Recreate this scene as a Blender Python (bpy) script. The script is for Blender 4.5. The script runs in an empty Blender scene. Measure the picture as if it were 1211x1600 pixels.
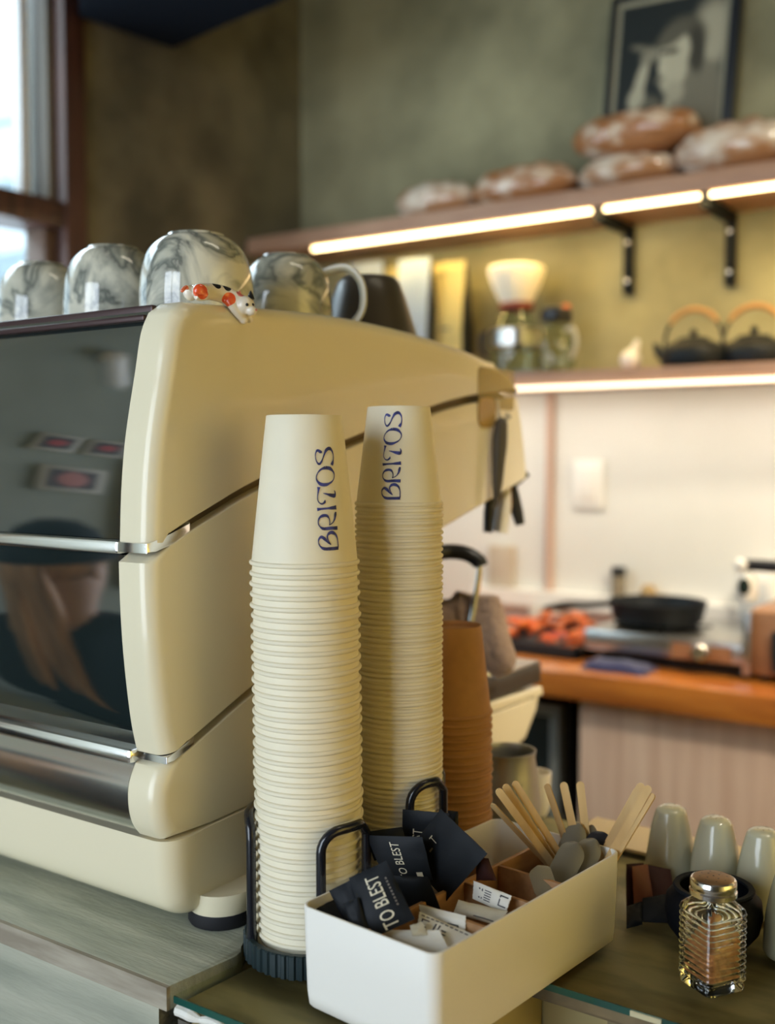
import bpy, bmesh, math, random
from mathutils import Vector, Matrix, noise as mnoise
random.seed(4)
SC = bpy.context.scene
COL = SC.collection
PI = math.pi

# ------------------------------------------------------------------ camera
FPX, CX, CY = 1690.0, 605.5, 800.0           # focal length in pixels of the 1211x1600 frame
YAW, PITCH = math.radians(34.6), math.radians(-3.08)
EYE = Vector((0, 0, 1.48))
FWD = Vector((-math.sin(YAW)*math.cos(PITCH), math.cos(YAW)*math.cos(PITCH), math.sin(PITCH)))
RGT = Vector((math.cos(YAW), math.sin(YAW), 0))
UPV = RGT.cross(FWD)
cam_d = bpy.data.cameras.new('camera')
cam = bpy.data.objects.new('camera', cam_d)
COL.objects.link(cam)
cam.matrix_world = Matrix.Translation(EYE) @ Matrix((RGT, UPV, -FWD)).transposed().to_4x4()
cam_d.sensor_fit = 'VERTICAL'
cam_d.sensor_height = 36.0
cam_d.lens = 36.0*FPX/1600.0
cam_d.clip_start = 0.02
cam_d.dof.use_dof = True
cam_d.dof.focus_distance = 0.90
cam_d.dof.aperture_fstop = 2.9
SC.camera = cam

# ------------------------------------------------------------------ light and exposure
SC.view_settings.view_transform = 'Standard'
SC.view_settings.look = 'None'
SC.view_settings.gamma = 1.0
SC.view_settings.use_curve_mapping = False
SC.view_settings.exposure = 0.0
SC.cycles.use_denoising = True
SC.cycles.max_bounces = 8
SC.cycles.diffuse_bounces = 5
SC.cycles.sample_clamp_indirect = 6.0
SC.cycles.caustics_reflective = False
SC.cycles.caustics_refractive = True
SC.cycles.blur_glossy = 0.5
world = bpy.data.worlds.new('daylight')
SC.world = world
world.use_nodes = True
wbg = world.node_tree.nodes['Background']
wbg.inputs[0].default_value = (0.82, 0.93, 1.05, 1)
wbg.inputs[1].default_value = 7.0

def area_light(name, loc, target, sx, sy, power, color, portal=False):
    d = bpy.data.lights.new(name, 'AREA')
    d.shape = 'RECTANGLE'; d.size = sx; d.size_y = sy
    d.energy = power; d.color = color
    if portal: d.cycles.is_portal = True
    o = bpy.data.objects.new(name, d); COL.objects.link(o)
    o.location = loc
    o.rotation_euler = (Vector(target)-Vector(loc)).to_track_quat('-Z', 'Y').to_euler()
    return o
def spot_light(name, loc, target, angle, power, color, radius=.12):
    d = bpy.data.lights.new(name, 'SPOT'); d.spot_size = math.radians(angle); d.spot_blend = .6
    d.energy = power; d.color = color; d.shadow_soft_size = radius
    o = bpy.data.objects.new(name, d); COL.objects.link(o); o.location = loc
    o.rotation_euler = (Vector(target)-Vector(loc)).to_track_quat('-Z', 'Y').to_euler()
    return o
# light portals in the openings let the sky in
area_light('shopfront_portal', (-1.02, -1.97, 1.65), (-1.02, 0, 1.65), 1.75, 2.3, 1, (1, 1, 1), True)
area_light('side_window_portal', (-2.06, 0.95, 2.0), (0, 0.95, 2.0), 1.25, 1.5, 1, (1, 1, 1), True)
# unseen added lights: yellow fill from the right, whiter ones for the shelf wall
area_light('unseen_fill_light', (2.1, .75, 2.55), (-0.6, 0.9, 1.2), 1.5, 1.2, 6, (1.0, 0.78, 0.24))  # wide warm light out of view, for even fill on right-facing sides
area_light('bounce_fill_light', (1.7, .70, 1.6), (2.5, .75, 1.15), 1.6, 0.3, 38, (1.0, 0.82, 0.28))  # added to bounce warm light off the right wall; no real lamp
area_light('unseen_fill_light', (-0.2, 1.05, 2.95), (-1.0, 2.46, 1.55), 0.7, 0.4, 4, (1.0, 0.90, 0.68))  # added above the barista side to brighten the shelf wall
spot_light('shelf_fill_spot', (0.7, 1.35, 2.9), (-0.5, 2.46, 1.25), 75, 38, (1.0, 0.92, 0.76))  # added spot that lifts the wall around the shelves
spot_light('counter_fill_spot', (0.35, 1.15, 2.6), (-0.45, 2.0, .80), 62, 110, (1.0, 0.90, 0.72))  # added spot brightening the back counter front; no fitting there

# ------------------------------------------------------------------ pixel helpers: a ray through a photo pixel, met with a real plane
def ray(px, py): return FWD + RGT*((px-CX)/FPX) - UPV*((py-CY)/FPX)
def on_z(px, py, z): d = ray(px, py); return EYE + d*((z-EYE.z)/d.z)
def on_y(px, py, y): d = ray(px, py); return EYE + d*(y/d.y)
def on_x(px, py, x): d = ray(px, py); return EYE + d*(x/d.x)
def at(px, py, dep): return EYE + ray(px, py)*dep

# ------------------------------------------------------------------ materials
def lin(c):
    return tuple(((x/255)/12.92 if x/255 <= 0.04045 else ((x/255+0.055)/1.055)**2.4) for x in c)
MATS = {}
def mat(name, rgb, rough=0.5, metal=0.0, var=0.0, scale=8.0, bump=0.0, bscale=60.0, coat=0.0, trans=0.0, ior=1.45,
        emit=0.0, rgb2=None, stretch=(1, 1, 1), spec=0.5, sheen=0.0, alpha=1.0, detail=4.0, lo=0.35, hi=0.65, sss=0.0):
    if name in MATS: return MATS[name]
    m = bpy.data.materials.new(name); m.use_nodes = True
    nt = m.node_tree; b = nt.nodes['Principled BSDF']
    I = b.inputs
    c = tuple(rgb)+(1,)
    I['Base Color'].default_value = c
    I['Roughness'].default_value = rough; I['Metallic'].default_value = metal
    I['IOR'].default_value = ior; I['Specular IOR Level'].default_value = spec
    I['Coat Weight'].default_value = coat; I['Coat Roughness'].default_value = 0.05
    I['Transmission Weight'].default_value = trans
    I['Sheen Weight'].default_value = sheen
    I['Alpha'].default_value = alpha
    if sss: I['Subsurface Weight'].default_value = sss; I['Subsurface Radius'].default_value = (.01, .007, .004)
    if emit:
        I['Emission Color'].default_value = c; I['Emission Strength'].default_value = emit
    if var or rgb2 or bump:
        tc = nt.nodes.new('ShaderNodeTexCoord'); mp = nt.nodes.new('ShaderNodeMapping')
        mp.inputs['Scale'].default_value = stretch
        nt.links.new(tc.outputs['Object'], mp.inputs[0])
    if var or rgb2:
        n = nt.nodes.new('ShaderNodeTexNoise'); n.inputs['Scale'].default_value = scale; n.inputs['Detail'].default_value = detail
        nt.links.new(mp.outputs[0], n.inputs['Vector'])
        r = nt.nodes.new('ShaderNodeValToRGB')
        a = rgb2 if rgb2 else tuple(x*(1-var) for x in rgb)
        d = rgb if rgb2 else tuple(min(1, x*(1+var)) for x in rgb)
        r.color_ramp.elements[0].position = lo; r.color_ramp.elements[1].position = hi
        r.color_ramp.elements[0].color = tuple(a)+(1,); r.color_ramp.elements[1].color = tuple(d)+(1,)
        nt.links.new(n.outputs[0], r.inputs[0]); nt.links.new(r.outputs[0], I['Base Color'])
    if bump:
        n2 = nt.nodes.new('ShaderNodeTexNoise'); n2.inputs['Scale'].default_value = bscale; n2.inputs['Detail'].default_value = 5
        nt.links.new(mp.outputs[0], n2.inputs['Vector'])
        bp = nt.nodes.new('ShaderNodeBump'); bp.inputs['Strength'].default_value = bump; bp.inputs['Distance'].default_value = 0.01
        nt.links.new(n2.outputs[0], bp.inputs['Height']); nt.links.new(bp.outputs[0], I['Normal'])
    MATS[name] = m
    return m

def thin_glass(name, tint, rough=0.0, ior=1.45, gain=1.0):
    m = bpy.data.materials.new(name); m.use_nodes = True; nt = m.node_tree; nt.nodes.remove(nt.nodes['Principled BSDF'])
    out = nt.nodes['Material Output']; t = nt.nodes.new('ShaderNodeBsdfTransparent'); t.inputs[0].default_value = tuple(tint)+(1,)
    g = nt.nodes.new('ShaderNodeBsdfGlossy'); g.inputs['Roughness'].default_value = rough
    f = nt.nodes.new('ShaderNodeFresnel'); f.inputs[0].default_value = ior
    k = nt.nodes.new('ShaderNodeMath'); k.operation = 'MULTIPLY'; k.inputs[1].default_value = gain; nt.links.new(f.outputs[0], k.inputs[0])
    x = nt.nodes.new('ShaderNodeMixShader')
    ge = nt.nodes.new('ShaderNodeNewGeometry'); iv = nt.nodes.new('ShaderNodeMath'); iv.operation = 'SUBTRACT'; iv.inputs[0].default_value = 1; nt.links.new(ge.outputs['Backfacing'], iv.inputs[1])
    k2 = nt.nodes.new('ShaderNodeMath'); k2.operation = 'MULTIPLY'; nt.links.new(k.outputs[0], k2.inputs[0]); nt.links.new(iv.outputs[0], k2.inputs[1]); nt.links.new(k2.outputs[0], x.inputs[0]); nt.links.new(t.outputs[0], x.inputs[1]); nt.links.new(g.outputs[0], x.inputs[2])
    nt.links.new(x.outputs[0], out.inputs[0]); return m
pane_glass = thin_glass('pane_glass', (.93, .97, .96))
ware_glass = thin_glass('ware_glass', (.90, .93, .88), .02, 1.6)
counter_glass = thin_glass('counter_glass', (.95, .97, .91), .08, 1.4, .12)
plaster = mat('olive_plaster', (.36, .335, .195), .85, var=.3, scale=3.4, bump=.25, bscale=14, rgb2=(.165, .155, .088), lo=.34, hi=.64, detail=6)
plaster_dark = mat('dark_plaster', (.19, .175, .12), .9, scale=4.2, bump=.3, bscale=12, rgb2=(.065, .062, .045), lo=.34, hi=.66, detail=7)  # darker, mottled plaster for the left and front walls
wall_white = mat('white_wall_paint', (.80, .775, .71), .6, scale=3, rgb2=(.73, .705, .64), bump=.05, bscale=30)
ceil_m = mat('dark_ceiling_paint', (.09, .075, .06), .8, var=.2, scale=2)
floor_m = mat('floor_concrete', (.20, .17, .13), .6, var=.25, scale=3)
redwood = mat('red_brown_wood', (.060, .022, .015), .5, var=.35, scale=6, stretch=(6, 6, .6), coat=.2)
cream = mat('cream_enamel', (.80, .73, .525), .27, coat=.35, spec=.5)
cream_in = mat('seam_dark', (.13, .09, .045), .5)
dark_glass = mat('dark_tinted_panel', (.012, .020, .020), .04, ior=2.4, spec=.75, coat=.3, bump=.004, bscale=5)
chrome = mat('chrome', (.86, .86, .85), .16, metal=1.0)
steel = mat('brushed_steel', (.56, .55, .52), .28, metal=1.0, var=.08, scale=20, stretch=(1, 30, 1))
black_pl = mat('black_plastic', (.012, .013, .016), .32)
black_metal = mat('black_painted_metal', (.010, .011, .016), .22, coat=.4)
bracket_m = mat('matt_black_metal', (.006, .008, .011), .7, spec=.15)
rubber = mat('black_rubber', (.012, .012, .015), .7)
flute_m = mat('dark_teal_plastic', (.016, .030, .033), .45)
dark_grey = mat('dark_grey_plastic', (.045, .040, .032), .4)
paper_white = mat('white_cup_paper', (.82, .755, .575), .55, var=.015, scale=30)
paper_brown = mat('brown_kraft_paper', (.42, .215, .085), .7, var=.06, scale=60)
ink_blue = mat('blue_ink', (.035, .045, .21), .6, var=.55, scale=160)
caddy_m = mat('white_caddy_plastic', (.86, .835, .76), .42)
bamboo = mat('bamboo_wood', (.50, .27, .115), .5, rgb2=(.36, .18, .07), scale=14, stretch=(6, 1, 6))
stick_m = mat('birch_wood', (.74, .52, .24), .6, rgb2=(.58, .37, .15), scale=30, stretch=(1, 1, .2))
sachet_m = mat('black_sachet_foil', (.007, .009, .012), .55, spec=.22, bump=.12, bscale=40)
sachet_br = mat('dark_red_sachet_foil', (.040, .014, .013), .6, spec=.2, bump=.12, bscale=40)
sachet_or = mat('russet_sachet_paper', (.20, .065, .032), .5)
gold_ink = mat('pale_gold_ink', (.66, .60, .44), .5)
dim_ink = mat('dim_grey_ink', (.16, .14, .12), .5)
sugar_m = mat('white_sugar_paper', (.84, .81, .72), .5, bump=.08, bscale=60)
sugar_tr = mat('translucent_sugar_paper', (.70, .65, .50), .4, bump=.15, bscale=60, rgb2=(.6, .54, .40), scale=40)
print_ink = mat('black_print', (.04, .04, .05), .6)
spoon_m = mat('grey_steel_spoon', (.23, .215, .175), .38, metal=.4)
spoon_dark = mat('dark_plastic_spoon', (.03, .03, .035), .25)
spoon_clear = mat('smoky_plastic_spoon', (.55, .47, .30), .1, trans=.6)
weathered = mat('weathered_green_wood', (.47, .48, .38), .6, rgb2=(.28, .30, .235), scale=5, stretch=(1.2, 8, 6), bump=.12, bscale=40, detail=8)
weather_front = mat('weathered_teal_board', (.43, .43, .34), .65, rgb2=(.26, .275, .215), scale=5, stretch=(1, 4, 7), bump=.15, bscale=40, detail=8)
raw_edge = mat('raw_wood_edge', (.40, .36, .28), .7, rgb2=(.25, .215, .16), scale=10, stretch=(1, 8, 8), bump=.1)
board_m = mat('olive_brown_board', (.27, .20, .098), .5, rgb2=(.10, .073, .032), scale=11, stretch=(.8, 2.5, 1), detail=9, lo=.38, hi=.62)
glass_m = mat('clear_glass', (.93, .97, .95), .0, trans=1.0, ior=1.45)
glass_edge = mat('green_glass_edge', (.02, .10, .075), .08, coat=.5, rgb2=(.008, .045, .035), scale=7)
silicone = mat('white_silicone', (.78, .77, .70), .6, bump=.4, bscale=80)
case_yellow = mat('pale_yellow_board', (.46, .38, .17), .5, var=.1, scale=9)
pink_veneer = mat('pinkish_veneer', (.72, .53, .41), .55, rgb2=(.56, .37, .27), scale=4, stretch=(9, 9, .5), detail=6)
orange_wood = mat('varnished_orange_wood', (.60, .21, .035), .22, rgb2=(.36, .10, .018), scale=3.2, stretch=(1.2, 5, 8), coat=.6, detail=6)
shelf_wood = mat('pinkish_shelf_wood', (.44, .26, .165), .5, rgb2=(.36, .20, .125), scale=8, stretch=(1, 6, 6))
led_m = mat('warm_led', (1.0, .74, .36), .5, emit=9.0)
led_w = mat('pale_warm_led', (1.0, .84, .60), .5, emit=2.6)
trim_white = mat('white_ledge_paint', (.90, .87, .80), .5)
pipe_m = mat('pink_conduit_paint', (.58, .40, .31), .5)
switch_m = mat('white_switch_plastic', (.92, .89, .82), .35)
crust = mat('bread_crust', (.36, .15, .052), .5, rgb2=(.66, .53, .40), scale=14, stretch=(1, 1, 1.6), bump=.4, bscale=25, coat=.9, detail=7, lo=.36, hi=.50)
crust2 = mat('floured_crust', (.40, .19, .08), .6, rgb2=(.72, .62, .50), scale=12, stretch=(1, 1, 1.6), bump=.4, bscale=25, coat=.9, detail=7, lo=.38, hi=.56)
iron = mat('black_cast_iron', (.008, .011, .014), .5, bump=.15, bscale=120, spec=.28)
handle_wood = mat('tan_handle_wood', (.48, .24, .07), .5)
filter_m = mat('paper_filter', (.86, .78, .62), .7)
leather = mat('dark_red_collar', (.16, .03, .015), .5)
bag_grey = mat('pale_blue_grey_paper', (.50, .60, .74), .6, bump=.1, bscale=20)
bag_yellow = mat('yellow_paper', (.74, .62, .26), .6, bump=.1, bscale=20)
bag_black = mat('black_bag_side', (.010, .013, .016), .5)
ceramic_w = mat('white_ceramic', (.80, .76, .67), .2, coat=.5)
ceramic_g = mat('celadon_cream_ceramic', (.50, .49, .35), .22, coat=.6)
cup_dark = mat('dark_brown_ceramic', (.060, .050, .038), .3)
blue_cloth = mat('navy_cloth', (.030, .036, .115), .9, bump=.3, bscale=60, sheen=.3)
towel_m = mat('taupe_towel', (.36, .25, .19), .95, bump=.5, bscale=110, sheen=.4)
tray_m = mat('black_tray', (.014, .016, .02), .4)
pepper_a = mat('orange_food', (.85, .22, .03), .4, coat=.4, rgb2=(.66, .09, .014), scale=30)
pepper_b = mat('red_food', (.50, .04, .015), .4, coat=.4)
copper = mat('copper_side', (.36, .175, .085), .4, var=.1)
oven_glass = mat('oven_dark_glass', (.012, .025, .032), .1, coat=.6)
powder = mat('cinnamon_powder', (.47, .175, .05), .9, var=.3, scale=200)
brass_lid = mat('coppery_lid_top', (.30, .185, .095), .45, metal=.8, var=.2, scale=60)
hook_clear = mat('yellowed_clear_plastic', (.50, .36, .09), .5, alpha=.36)
hook_clear2 = mat('clear_hook_plastic', (.74, .68, .52), .12, alpha=.5)
tool_grey = mat('grey_brown_handle', (.060, .050, .036), .45)
ext_wall = mat('pale_facade', (.25, .28, .30), .8, var=.15, scale=2)
ext_dark = mat('dark_facade_opening', (.10, .13, .15), .5)
soffit_m = mat('dark_navy_panel', (.005, .008, .014), .9, spec=.1)
frame_black = mat('black_frame', (.010, .013, .018), .4)
mat_board = mat('grey_mount', (.30, .28, .19), .8)
cat_white = None

# ------------------------------------------------------------------ mesh building
ORG = {}
def link(o): COL.objects.link(o); return o
class MB:
    def __init__(s): s.bm = bmesh.new()
    def poly(s, pts):
        return s.bm.faces.new([s.bm.verts.new(p) for p in pts])
    def box(s, a, b, bev=0.0, M=None, seg=2):
        x0, y0, z0 = [min(a[i], b[i]) for i in range(3)]; x1, y1, z1 = [max(a[i], b[i]) for i in range(3)]
        v = [s.bm.verts.new(p) for p in ((x0,y0,z0),(x1,y0,z0),(x1,y1,z0),(x0,y1,z0),(x0,y0,z1),(x1,y0,z1),(x1,y1,z1),(x0,y1,z1))]
        fs = [s.bm.faces.new([v[i] for i in q]) for q in ((0,3,2,1),(4,5,6,7),(0,1,5,4),(1,2,6,5),(2,3,7,6),(3,0,4,7))]
        if bev:
            es = list({e for f in fs for e in f.edges})
            r = bmesh.ops.bevel(s.bm, geom=es, offset=bev, segments=seg, affect='EDGES', profile=.5)
            v = list({w for f in r['faces'] for w in f.verts} | {w for w in v if w.is_valid})
        if M: bmesh.ops.transform(s.bm, matrix=M, verts=[w for w in v if w.is_valid])
        return s
    def lathe(s, prof, c=(0,0,0), n=32, M=None, sx=1, sy=1, flute=None):
        rows = []
        for r, z in prof:
            if r <= 1e-6: rows.append([s.bm.verts.new((0, 0, z))]); continue
            row = []
            for k in range(n):
                a = 2*PI*k/n
                rr = r*(flute(a, z) if flute else 1)
                row.append(s.bm.verts.new((rr*math.cos(a)*sx, rr*math.sin(a)*sy, z)))
            rows.append(row)
        for A, B in zip(rows, rows[1:]):
            if len(A) == 1 and len(B) == 1: continue
            for k in range(n):
                k2 = (k+1) % n
                if len(A) == 1: s.bm.faces.new((A[0], B[k], B[k2]))
                elif len(B) == 1: s.bm.faces.new((A[k], B[0], A[k2]))
                else: s.bm.faces.new((A[k], B[k], B[k2], A[k2]))
        T = Matrix.Translation(c) @ (M if M else Matrix.Identity(4))
        bmesh.ops.transform(s.bm, matrix=T, verts=[w for r in rows for w in r])
        return s
    def tube(s, pts, rad, n=10, closed=False, smooth=0, cap=True, flat=1.0):
        pts = [Vector(p) for p in pts]
        rads = rad if isinstance(rad, (list, tuple)) else [rad]*len(pts)
        if smooth: pts, rads = crom(pts, rads, smooth, closed)
        N = len(pts); rows = []; up = None
        for i, p in enumerate(pts):
            if closed: t = pts[(i+1) % N]-pts[i-1]
            else: t = pts[min(i+1, N-1)]-pts[max(i-1, 0)]
            t.normalize()
            if up is None: up = t.orthogonal().normalized()
            up = (up - t*up.dot(t)).normalized(); w = t.cross(up)
            rows.append([s.bm.verts.new(p + up*(rads[i]*math.cos(2*PI*k/n)) + w*(rads[i]*flat*math.sin(2*PI*k/n))) for k in range(n)])
        pairs = list(zip(rows, rows[1:])) + ([(rows[-1], rows[0])] if closed else [])
        for A, B in pairs:
            for k in range(n): s.bm.faces.new((A[k], A[(k+1) % n], B[(k+1) % n], B[k]))
        if cap and not closed:
            s.bm.faces.new(rows[0][::-1]); s.bm.faces.new(rows[-1])
        return s
    def prism(s, poly, t0, t1, axis='z', bev=0.0, M=None):
        def P(a, b, t): return {'z': (a, b, t), 'x': (t, a, b), 'y': (a, t, b)}[axis]
        A = [s.bm.verts.new(P(a, b, t0)) for a, b in poly]; B = [s.bm.verts.new(P(a, b, t1)) for a, b in poly]
        n = len(A); fs = [s.bm.faces.new(A[::-1]), s.bm.faces.new(B)]
        for k in range(n): fs.append(s.bm.faces.new((A[k], A[(k+1) % n], B[(k+1) % n], B[k])))
        vs = A+B
        if bev:
            es = list({e for f in fs[:2] for e in f.edges})
            r = bmesh.ops.bevel(s.bm, geom=es, offset=bev, segments=2, affect='EDGES', profile=.5)
            vs = list({w for f in r['faces'] for w in f.verts} | {w for w in vs if w.is_valid})
        if M: bmesh.ops.transform(s.bm, matrix=M, verts=[w for w in vs if w.is_valid])
        return s
    def ball(s, c, r, sc=(1,1,1), sub=3, M=None, amp=0.0, freq=1.0):
        r0 = bmesh.ops.create_icosphere(s.bm, subdivisions=sub, radius=1)
        vs = r0['verts']
        for v in vs:
            k = 1 + amp*mnoise.noise(v.co*freq + Vector(c)*3)
            v.co = Vector((v.co.x*r*sc[0]*k, v.co.y*r*sc[1]*k, v.co.z*r*sc[2]*k))
        bmesh.ops.transform(s.bm, matrix=Matrix.Translation(c) @ (M if M else Matrix.Identity(4)), verts=vs)
        return s
    def build(s, name, m, parent=None, smooth=35, recalc=True):
        if recalc: bmesh.ops.recalc_face_normals(s.bm, faces=s.bm.faces)
        o0 = ORG.get(parent, Vector((0,0,0))) if parent else Vector((0,0,0))
        if o0.length: bmesh.ops.translate(s.bm, verts=s.bm.verts, vec=-o0)
        me = bpy.data.meshes.new(name); s.bm.to_mesh(me); s.bm.free()
        if m: me.materials.append(m)
        if smooth:
            for p in me.polygons: p.use_smooth = True
            me.set_sharp_from_angle(angle=math.radians(smooth))
        o = bpy.data.objects.new(name, me); link(o)
        if parent: o.parent = parent; ORG[o] = o0
        return o
def crom(pts, rads, k, closed=False):
    P, R = [], []; n = len(pts)
    g = (lambda i: i % n) if closed else (lambda i: max(0, min(n-1, i)))
    for i in range(n if closed else n-1):
        a, b, c, d = (pts[g(i+j)] for j in (-1, 0, 1, 2)); ra, rb = rads[g(i)], rads[g(i+1)]
        for j in range(k):
            t = j/k
            P.append(.5*((2*b)+(c-a)*t+(2*a-5*b+4*c-d)*t*t+(3*b-a-3*c+d)*t**3)); R.append(ra+(rb-ra)*(t*t*(3-2*t)))
    if not closed: P.append(pts[-1]); R.append(rads[-1])
    return P, R
def tag(o, label, cat, group=None, kind=None):
    o['label'] = label; o['category'] = cat
    if group: o['group'] = group
    if kind: o['kind'] = kind
    return o
def thing(name, loc, label, cat, group=None, rz=0.0):
    o = bpy.data.objects.new(name, None); link(o)
    o.location = loc; o.rotation_euler = (0, 0, rz); o.empty_display_size = .02
    ORG[o] = Vector(loc) if rz == 0 else Vector((0,0,0))
    return tag(o, label, cat, group)
def local(name, loc, label, cat, group=None, rz=0.0):
    """a thing whose parts are given in its own coordinates"""
    o = thing(name, loc, label, cat, group, rz); ORG[o] = Vector((0,0,0)); return o
def structure(o): o['kind'] = 'structure'; return o
def dup(root, loc, rot=None, label=None, group=None, scale=None):
    r = root.copy(); link(r); r.location = loc
    if rot is not None: r.rotation_euler = rot
    if scale: r.scale = (scale,)*3
    if label: r['label'] = label
    if group: r['group'] = group
    for ch in list(root.children):
        c = ch.copy(); link(c); c.parent = r
        for g in list(ch.children):
            d = g.copy(); link(d); d.parent = c
    return r
def text_mesh(word, size, xs=1.0, depth=0.0):
    cu = bpy.data.curves.new('lettering', 'FONT'); cu.body = word; cu.size = size; cu.resolution_u = 3
    cu.align_x = 'CENTER'; cu.align_y = 'CENTER'
    o = bpy.data.objects.new('lettering', cu); link(o)
    dg = bpy.context.evaluated_depsgraph_get(); dg.update()
    me = bpy.data.meshes.new_from_object(o.evaluated_get(dg))
    bpy.data.objects.remove(o); bpy.data.curves.remove(cu)
    for v in me.vertices: v.co.x *= xs
    return me
NUM = 'topmost second third fourth fifth sixth seventh eighth ninth tenth eleventh twelfth thirteenth fourteenth fifteenth sixteenth seventeenth eighteenth nineteenth'.split()
TENS = {2: ('twentieth', 'twenty'), 3: ('thirtieth', 'thirty'), 4: ('fortieth', 'forty'), 5: ('fiftieth', 'fifty'), 6: ('sixtieth', 'sixty'), 7: ('seventieth', 'seventy')}
def ordinal(i):
    if i < 19: return NUM[i]
    n = i+1; t, u = n//10, n % 10
    return TENS[t][0] if u == 0 else TENS[t][1]+'-'+('first' if u == 1 else NUM[u-1])

ZG, ZW = 1.057, 1.063          # glass counter top, wooden counter top
WY = 2.46                      # shelf wall

# ================================================================== ROOM SHELL
def shell(name, m, boxes, **k):
    b = MB()
    for a, c in boxes: b.box(a, c)
    return structure(b.build(name, m, smooth=0, **k))
shell('floor', floor_m, [((-2.2, -2.1, -.1), (2.6, 2.6, 0))])
shell('ceiling', ceil_m, [((-2.2, -2.1, 3.0), (2.6, 2.6, 3.1))])
shell('wall_back', plaster, [((-2.2, WY, 0), (2.6, WY+.12, 3.0))])
shell('wall_right', mat('warm_cream_plaster', (.72, .60, .33), .8, var=.05, scale=3), [((2.5, -2.0, 0), (2.6, WY, 3.0))])
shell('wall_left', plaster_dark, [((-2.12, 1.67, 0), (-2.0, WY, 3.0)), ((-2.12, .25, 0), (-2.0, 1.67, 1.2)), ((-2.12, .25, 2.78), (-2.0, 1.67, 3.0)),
                           ])
shell('wall_left_front', mat('pale_green_plaster', (.44, .47, .40), .8, scale=2.5, rgb2=(.33, .36, .30)), [((-2.12, -2.0, 0), (-2.0, .25, 3.0))])
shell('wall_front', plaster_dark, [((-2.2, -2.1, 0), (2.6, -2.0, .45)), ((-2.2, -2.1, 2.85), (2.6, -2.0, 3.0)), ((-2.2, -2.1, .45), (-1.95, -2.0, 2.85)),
                            ((-.10, -2.1, .45), (2.6, -2.0, 2.85))])
# white painted lower part of the shelf wall
shell('wall_back_lower', wall_white, [((-2.0, WY-.008, 1.04), (1.6, WY, 1.66))])
# ledge along the foot of the white wall
shell('trim_1', trim_white, [((-1.40, WY-.05, 1.10), (1.6, WY-.008, 1.138))])
# conduit
b = MB(); p = on_y(858, 760, WY-.02); b.tube([(p.x, WY-.016, 1.138), (p.x, WY-.016, 1.66)], .011, 12)
structure(b.build('trim_2', pipe_m))
# dark soffit box in the far left corner under the ceiling
pts = [on_z(125, 25, 2.45), on_z(200, 52, 2.45), on_z(270, 76, 2.45), on_z(345, 42, 2.45), on_z(440, 2, 2.45), on_z(520, -60, 2.45), on_z(130, -60, 2.45)]
pl = [(max(q.x, -1.998), min(q.y, 2.4)) for q in pts]
b = MB(); b.prism(pl, 2.45, 2.62); structure(b.build('trim_3', soffit_m, smooth=0))
b = MB(); b.box((-1.998, .4, 2.66), (-1.93, 1.9, 2.80)); structure(b.build('trim_4', redwood, smooth=0))

# window in the left wall
wf = structure(MB().box((-2.13, 1.612, 1.2), (-1.985, 1.672, 2.78), .004).build('window_1', redwood))
def wpart(name, a, c, m=redwood, bev=.004): return MB().box(a, c, bev).build(name, m, wf)
wpart('jamb', (-2.13, .25, 1.2), (-1.985, .31, 2.78))
wpart('head_rail', (-2.13, .31, 2.70), (-1.985, 1.612, 2.78))
wpart('sill', (-2.13, .31, 1.2), (-1.96, 1.612, 1.26))
wpart('transom', (-2.11, .31, 1.985), (-1.99, 1.612, 2.045))
wpart('sash_stile', (-2.09, 1.578, 1.26), (-2.02, 1.612, 1.985), mat('grey_brown_sash', (.12, .075, .055), .5))
wpart('sash_stile', (-2.09, 1.590, 2.045), (-2.02, 1.612, 2.70), mat('grey_sash', (.16, .15, .13), .5))
wpart('sash_stile', (-2.085, 1.548, 2.05), (-2.055, 1.572, 2.70), mat('pale_sash', (.55, .55, .55), .5))
wpart('pane', (-2.072, .31, 2.045), (-2.068, 1.59, 2.70), pane_glass, 0)
wpart('pane', (-2.072, .31, 1.26), (-2.068, 1.578, 1.985), pane_glass, 0)
# shopfront opening behind the viewer
wf2 = structure(MB().box((-1.95, -2.08, .45), (-1.87, -2.0, 2.85), .004).build('window_2', redwood))
for a, c in (((-.18, -2.08, .45), (-.10, -2.0, 2.85)), ((-1.87, -2.08, 2.77), (-.18, -2.0, 2.85)), ((-1.87, -2.08, .45), (-.18, -2.0, .53)), ((-1.04, -2.08, .53), (-.98, -2.0, 2.77))):
    MB().box(a, c, .004).build('frame_bar', redwood, wf2)

# street outside the window
st = thing('street_building', (-7.0, 2.0, -.5), 'pale building with dark openings across the street, seen through the window', 'building')
MB().box((-7.4, -6, -.5), (-7.0, 12, 4.6)).build('facade', ext_wall, st, 0)
for yy in (2.2, 3.5, 4.8, 6.1):
    MB().box((-7.0, yy, .6), (-6.95, yy+.6, 1.9)).build('opening', ext_dark, st, 0)
    MB().box((-7.0, yy+.2, 2.75), (-6.95, yy+.9, 2.95)).build('opening', ext_dark, st, 0)
    MB().box((-7.0, yy+.3, 3.3), (-6.95, yy+1.0, 3.5)).build('opening', ext_dark, st, 0)
bt = thing('street_tree', (-4.6, 3.0, 0.0), 'bare dark tree branches outside the window', 'tree')
rnd = random.Random(3)
b = MB(); b.tube([(-4.6, 3.0, 0), (-4.6, 3.05, 1.5), (-4.55, 3.1, 3.0), (-4.5, 3.2, 4.5)], [.08, .06, .04, .02], 8); b.build('trunk', ext_dark, bt)
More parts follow.
